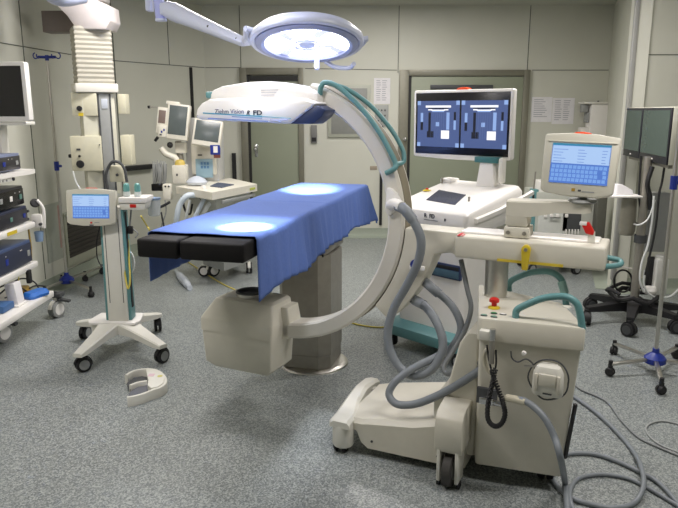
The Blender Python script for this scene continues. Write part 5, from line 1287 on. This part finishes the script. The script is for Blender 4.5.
m = MB(TEAL); a = KL(532, 205); b = KL(536, 240); m.box(a.x, b.x, -.14, -.04, .2, a.z+.15, .004); m.m(BLACK).box(a.x, a.x+.02, -.145, -.14, a.z-.1, a.z+.1); m.m(STEELD).cyl((a.x+.02, -.1, a.z+.1), (a.x+.03, -.1, a.z+.32), .008, 8); m.build('side_strip', parent=K)
m = MB(WHITE2); a = KL(541, 190); b = KL(556, 197); m.box(a.x, b.x, -.1, .1, b.z-.05, a.z+.08, .006); m.build('white_tub', parent=K)
m = MB(TEAL); a = KL(557, 192); b = KL(563, 198); m.box(a.x, b.x, -.1, .0, b.z-.05, a.z+.02, .004); m.build('teal_tub', parent=K)
for (x, y) in ((-.2, -.1), (.25, -.1), (-.2, .25), (.25, .25)): caster(K, x-.0, y, .055, R(30), hood=GREYP, disc=GREYP, wd=.04, top=.16)
m = MB(mat('shade_strip_grey', (84, 84, 76), .6)); q = dp(598, 240, 6.3); m.box(q.x-.03, q.x+.06, 6.3, 6.4, .1, 1.15, .004); o = m.build('corner_shade_strip'); tag(o, 'dark grey vertical strip added as shade in the right corner beside the trolley', 'shade strip')  # added dark strip, paints the corner's shade as a solid bar
# white wall device
a = dp(592, 104, 8.2); b = dp(606, 140, 8.2)
t = thing('wall_dispenser', 'tall white box with a small top ledge mounted in the right rear corner', 'wall dispenser', ((a.x+b.x)/2, 8.3, b.z), 0)
hwd = (b.x-a.x)/2; hz_ = a.z-b.z
m = MB(WHITE2); m.box(-hwd, hwd, -.1, .08, 0, hz_, .01); m.build('dispenser_body', parent=t)
m = MB(WHITE); m.box(-hwd-.10, hwd+.02, -.12, .1, hz_, hz_+.025, .006); m.m(BLACK).cyl((.0, -.02, hz_+.02), (.0, -.02, hz_+.04), .012, 8); m.m(GREYP).box(-hwd-.09, -hwd-.02, -.05, .05, hz_-.10, hz_, .01).box(-hwd-.03, -hwd, -.06, .06, hz_-.22, hz_-.1, .006); m.build('ledge', parent=t)
m = MB(WHITE2); m.box(-hwd-.09, -hwd, -.07, .07, 0, hz_*.35, .01); m.build('side_box', parent=t)

# ================================================================== CABLES AND LOOSE THINGS ON THE FLOOR
def cable(pts, r, label, mt=CABLE, cat='cable', name='floor_cable', group='cables on the floor', zz=None, sm=7):
    P = []
    for i, p in enumerate(pts):
        if isinstance(p, Vector): P.append(p)
        else: P.append(fl(p[0], p[1], r+(.001 if len(p) < 3 else p[2])))
    m = MB(mt); m.tube(P, r, 10, smooth=sm); o = m.build(name); return tag(o, label, cat, group)
cable([(572, 382), (582, 390), (606, 401), (621, 420), (638, 437), (656, 446), (680, 456), (700, 462)], .006, 'thin grey cable crossing the floor right of the C-arm cart')
cable([(700, 432), (678, 424), (661, 421), (648, 425), (647, 433), (659, 444), (678, 452, .012), (700, 458, .012)], .005, 'thin pale cable making a loop on the floor at the right edge', mt=mat('pale_cable', (160, 163, 162), .5))
cable([(560, 388), (579, 400), (598, 414), (618, 433), (633, 451), (641, 466, .028), (643.5, 486, .024), (634, 503, .0), (613, 508), (590, 504, .0), (570, 497), (555, 483), (549, 470)], .011, 'thick grey cable curling in a wide loop in front of the C-arm cart', mt=HOSE)
cable([(545, 460), (569, 454), (593, 454), (616, 461), (638, 471, .002), (659, 483), (680, 506), (692, 524)], .010, 'middle grey cable sweeping from under the cart to the lower right corner', mt=HOSE)
cable([(578, 520), (571, 502, .024), (571, 488, .0), (580, 478), (601, 474.5), (626, 478), (648, 488), (680, 507), (700, 520)], .009, 'lower grey cable arching across the floor near the bottom right', mt=HOSE)
m = MB(HOSE)
W_ = lambda u, v, y: FR[C.name] @ CL(u, v, y)
m.tube([W_(507, 398, FY-.03), W_(514, 399, FY-.05), W_(527, 402, FY-.07), W_(543, 416, FY-.10), W_(554, 436, FY-.12), W_(561, 460, FY-.14), fl(565, 482, .04), fl(567, 500, .035), fl(568, 520, .012)], .0135, 12, smooth=7)
m.m(mat('cream_cord', (196, 190, 170), .5)).tube([W_(507, 398, FY-.03), W_(514, 399, FY-.05), W_(526, 402, FY-.069)], .0155, 12, smooth=5)
m.build('supply_cable', parent=C, world=True)
cable([(188, 262), (205, 273), (221, 283), (240, 292), (262, 303), (300, 316), (345, 322), (366, 326), (384, 327), (400, 322)], .006, 'yellow cable on the floor passing under the operating table', mt=YCAB)
pts = [(52, 262), (60, 273), (75, 279), (92, 285), (100, 296)]
m = MB(YCAB); W3 = [dp(141, 216, 4.7), dp(147, 226, 4.9), dp(152, 233, 5.1), fl(165, 250, .01), fl(188, 262, .01)]
m.tube(W3, .006, 8, smooth=5); o = m.build('yellow_lead'); tag(o, 'yellow lead running from the stand tray toward the table end', 'cable')
m = MB(mat('bag_clear', (215, 222, 232), .3, alpha=.8)); P = [fl(176, 271, .03), fl(181, 277, .03), fl(186, 283, .03), fl(190, 288, .025)]; m.tube(P, .04, 10, smooth=3, radii=[.02, .035, .04, .035, .025]); o = m.build('clear_bag'); tag(o, 'clear crumpled plastic bag on the floor behind the table end', 'plastic bag')
cable([(0, 275), (20, 279), (44, 281), (60, 276)], .007, 'dark cable on the floor by the left wall behind the tower', mt=DGREY)
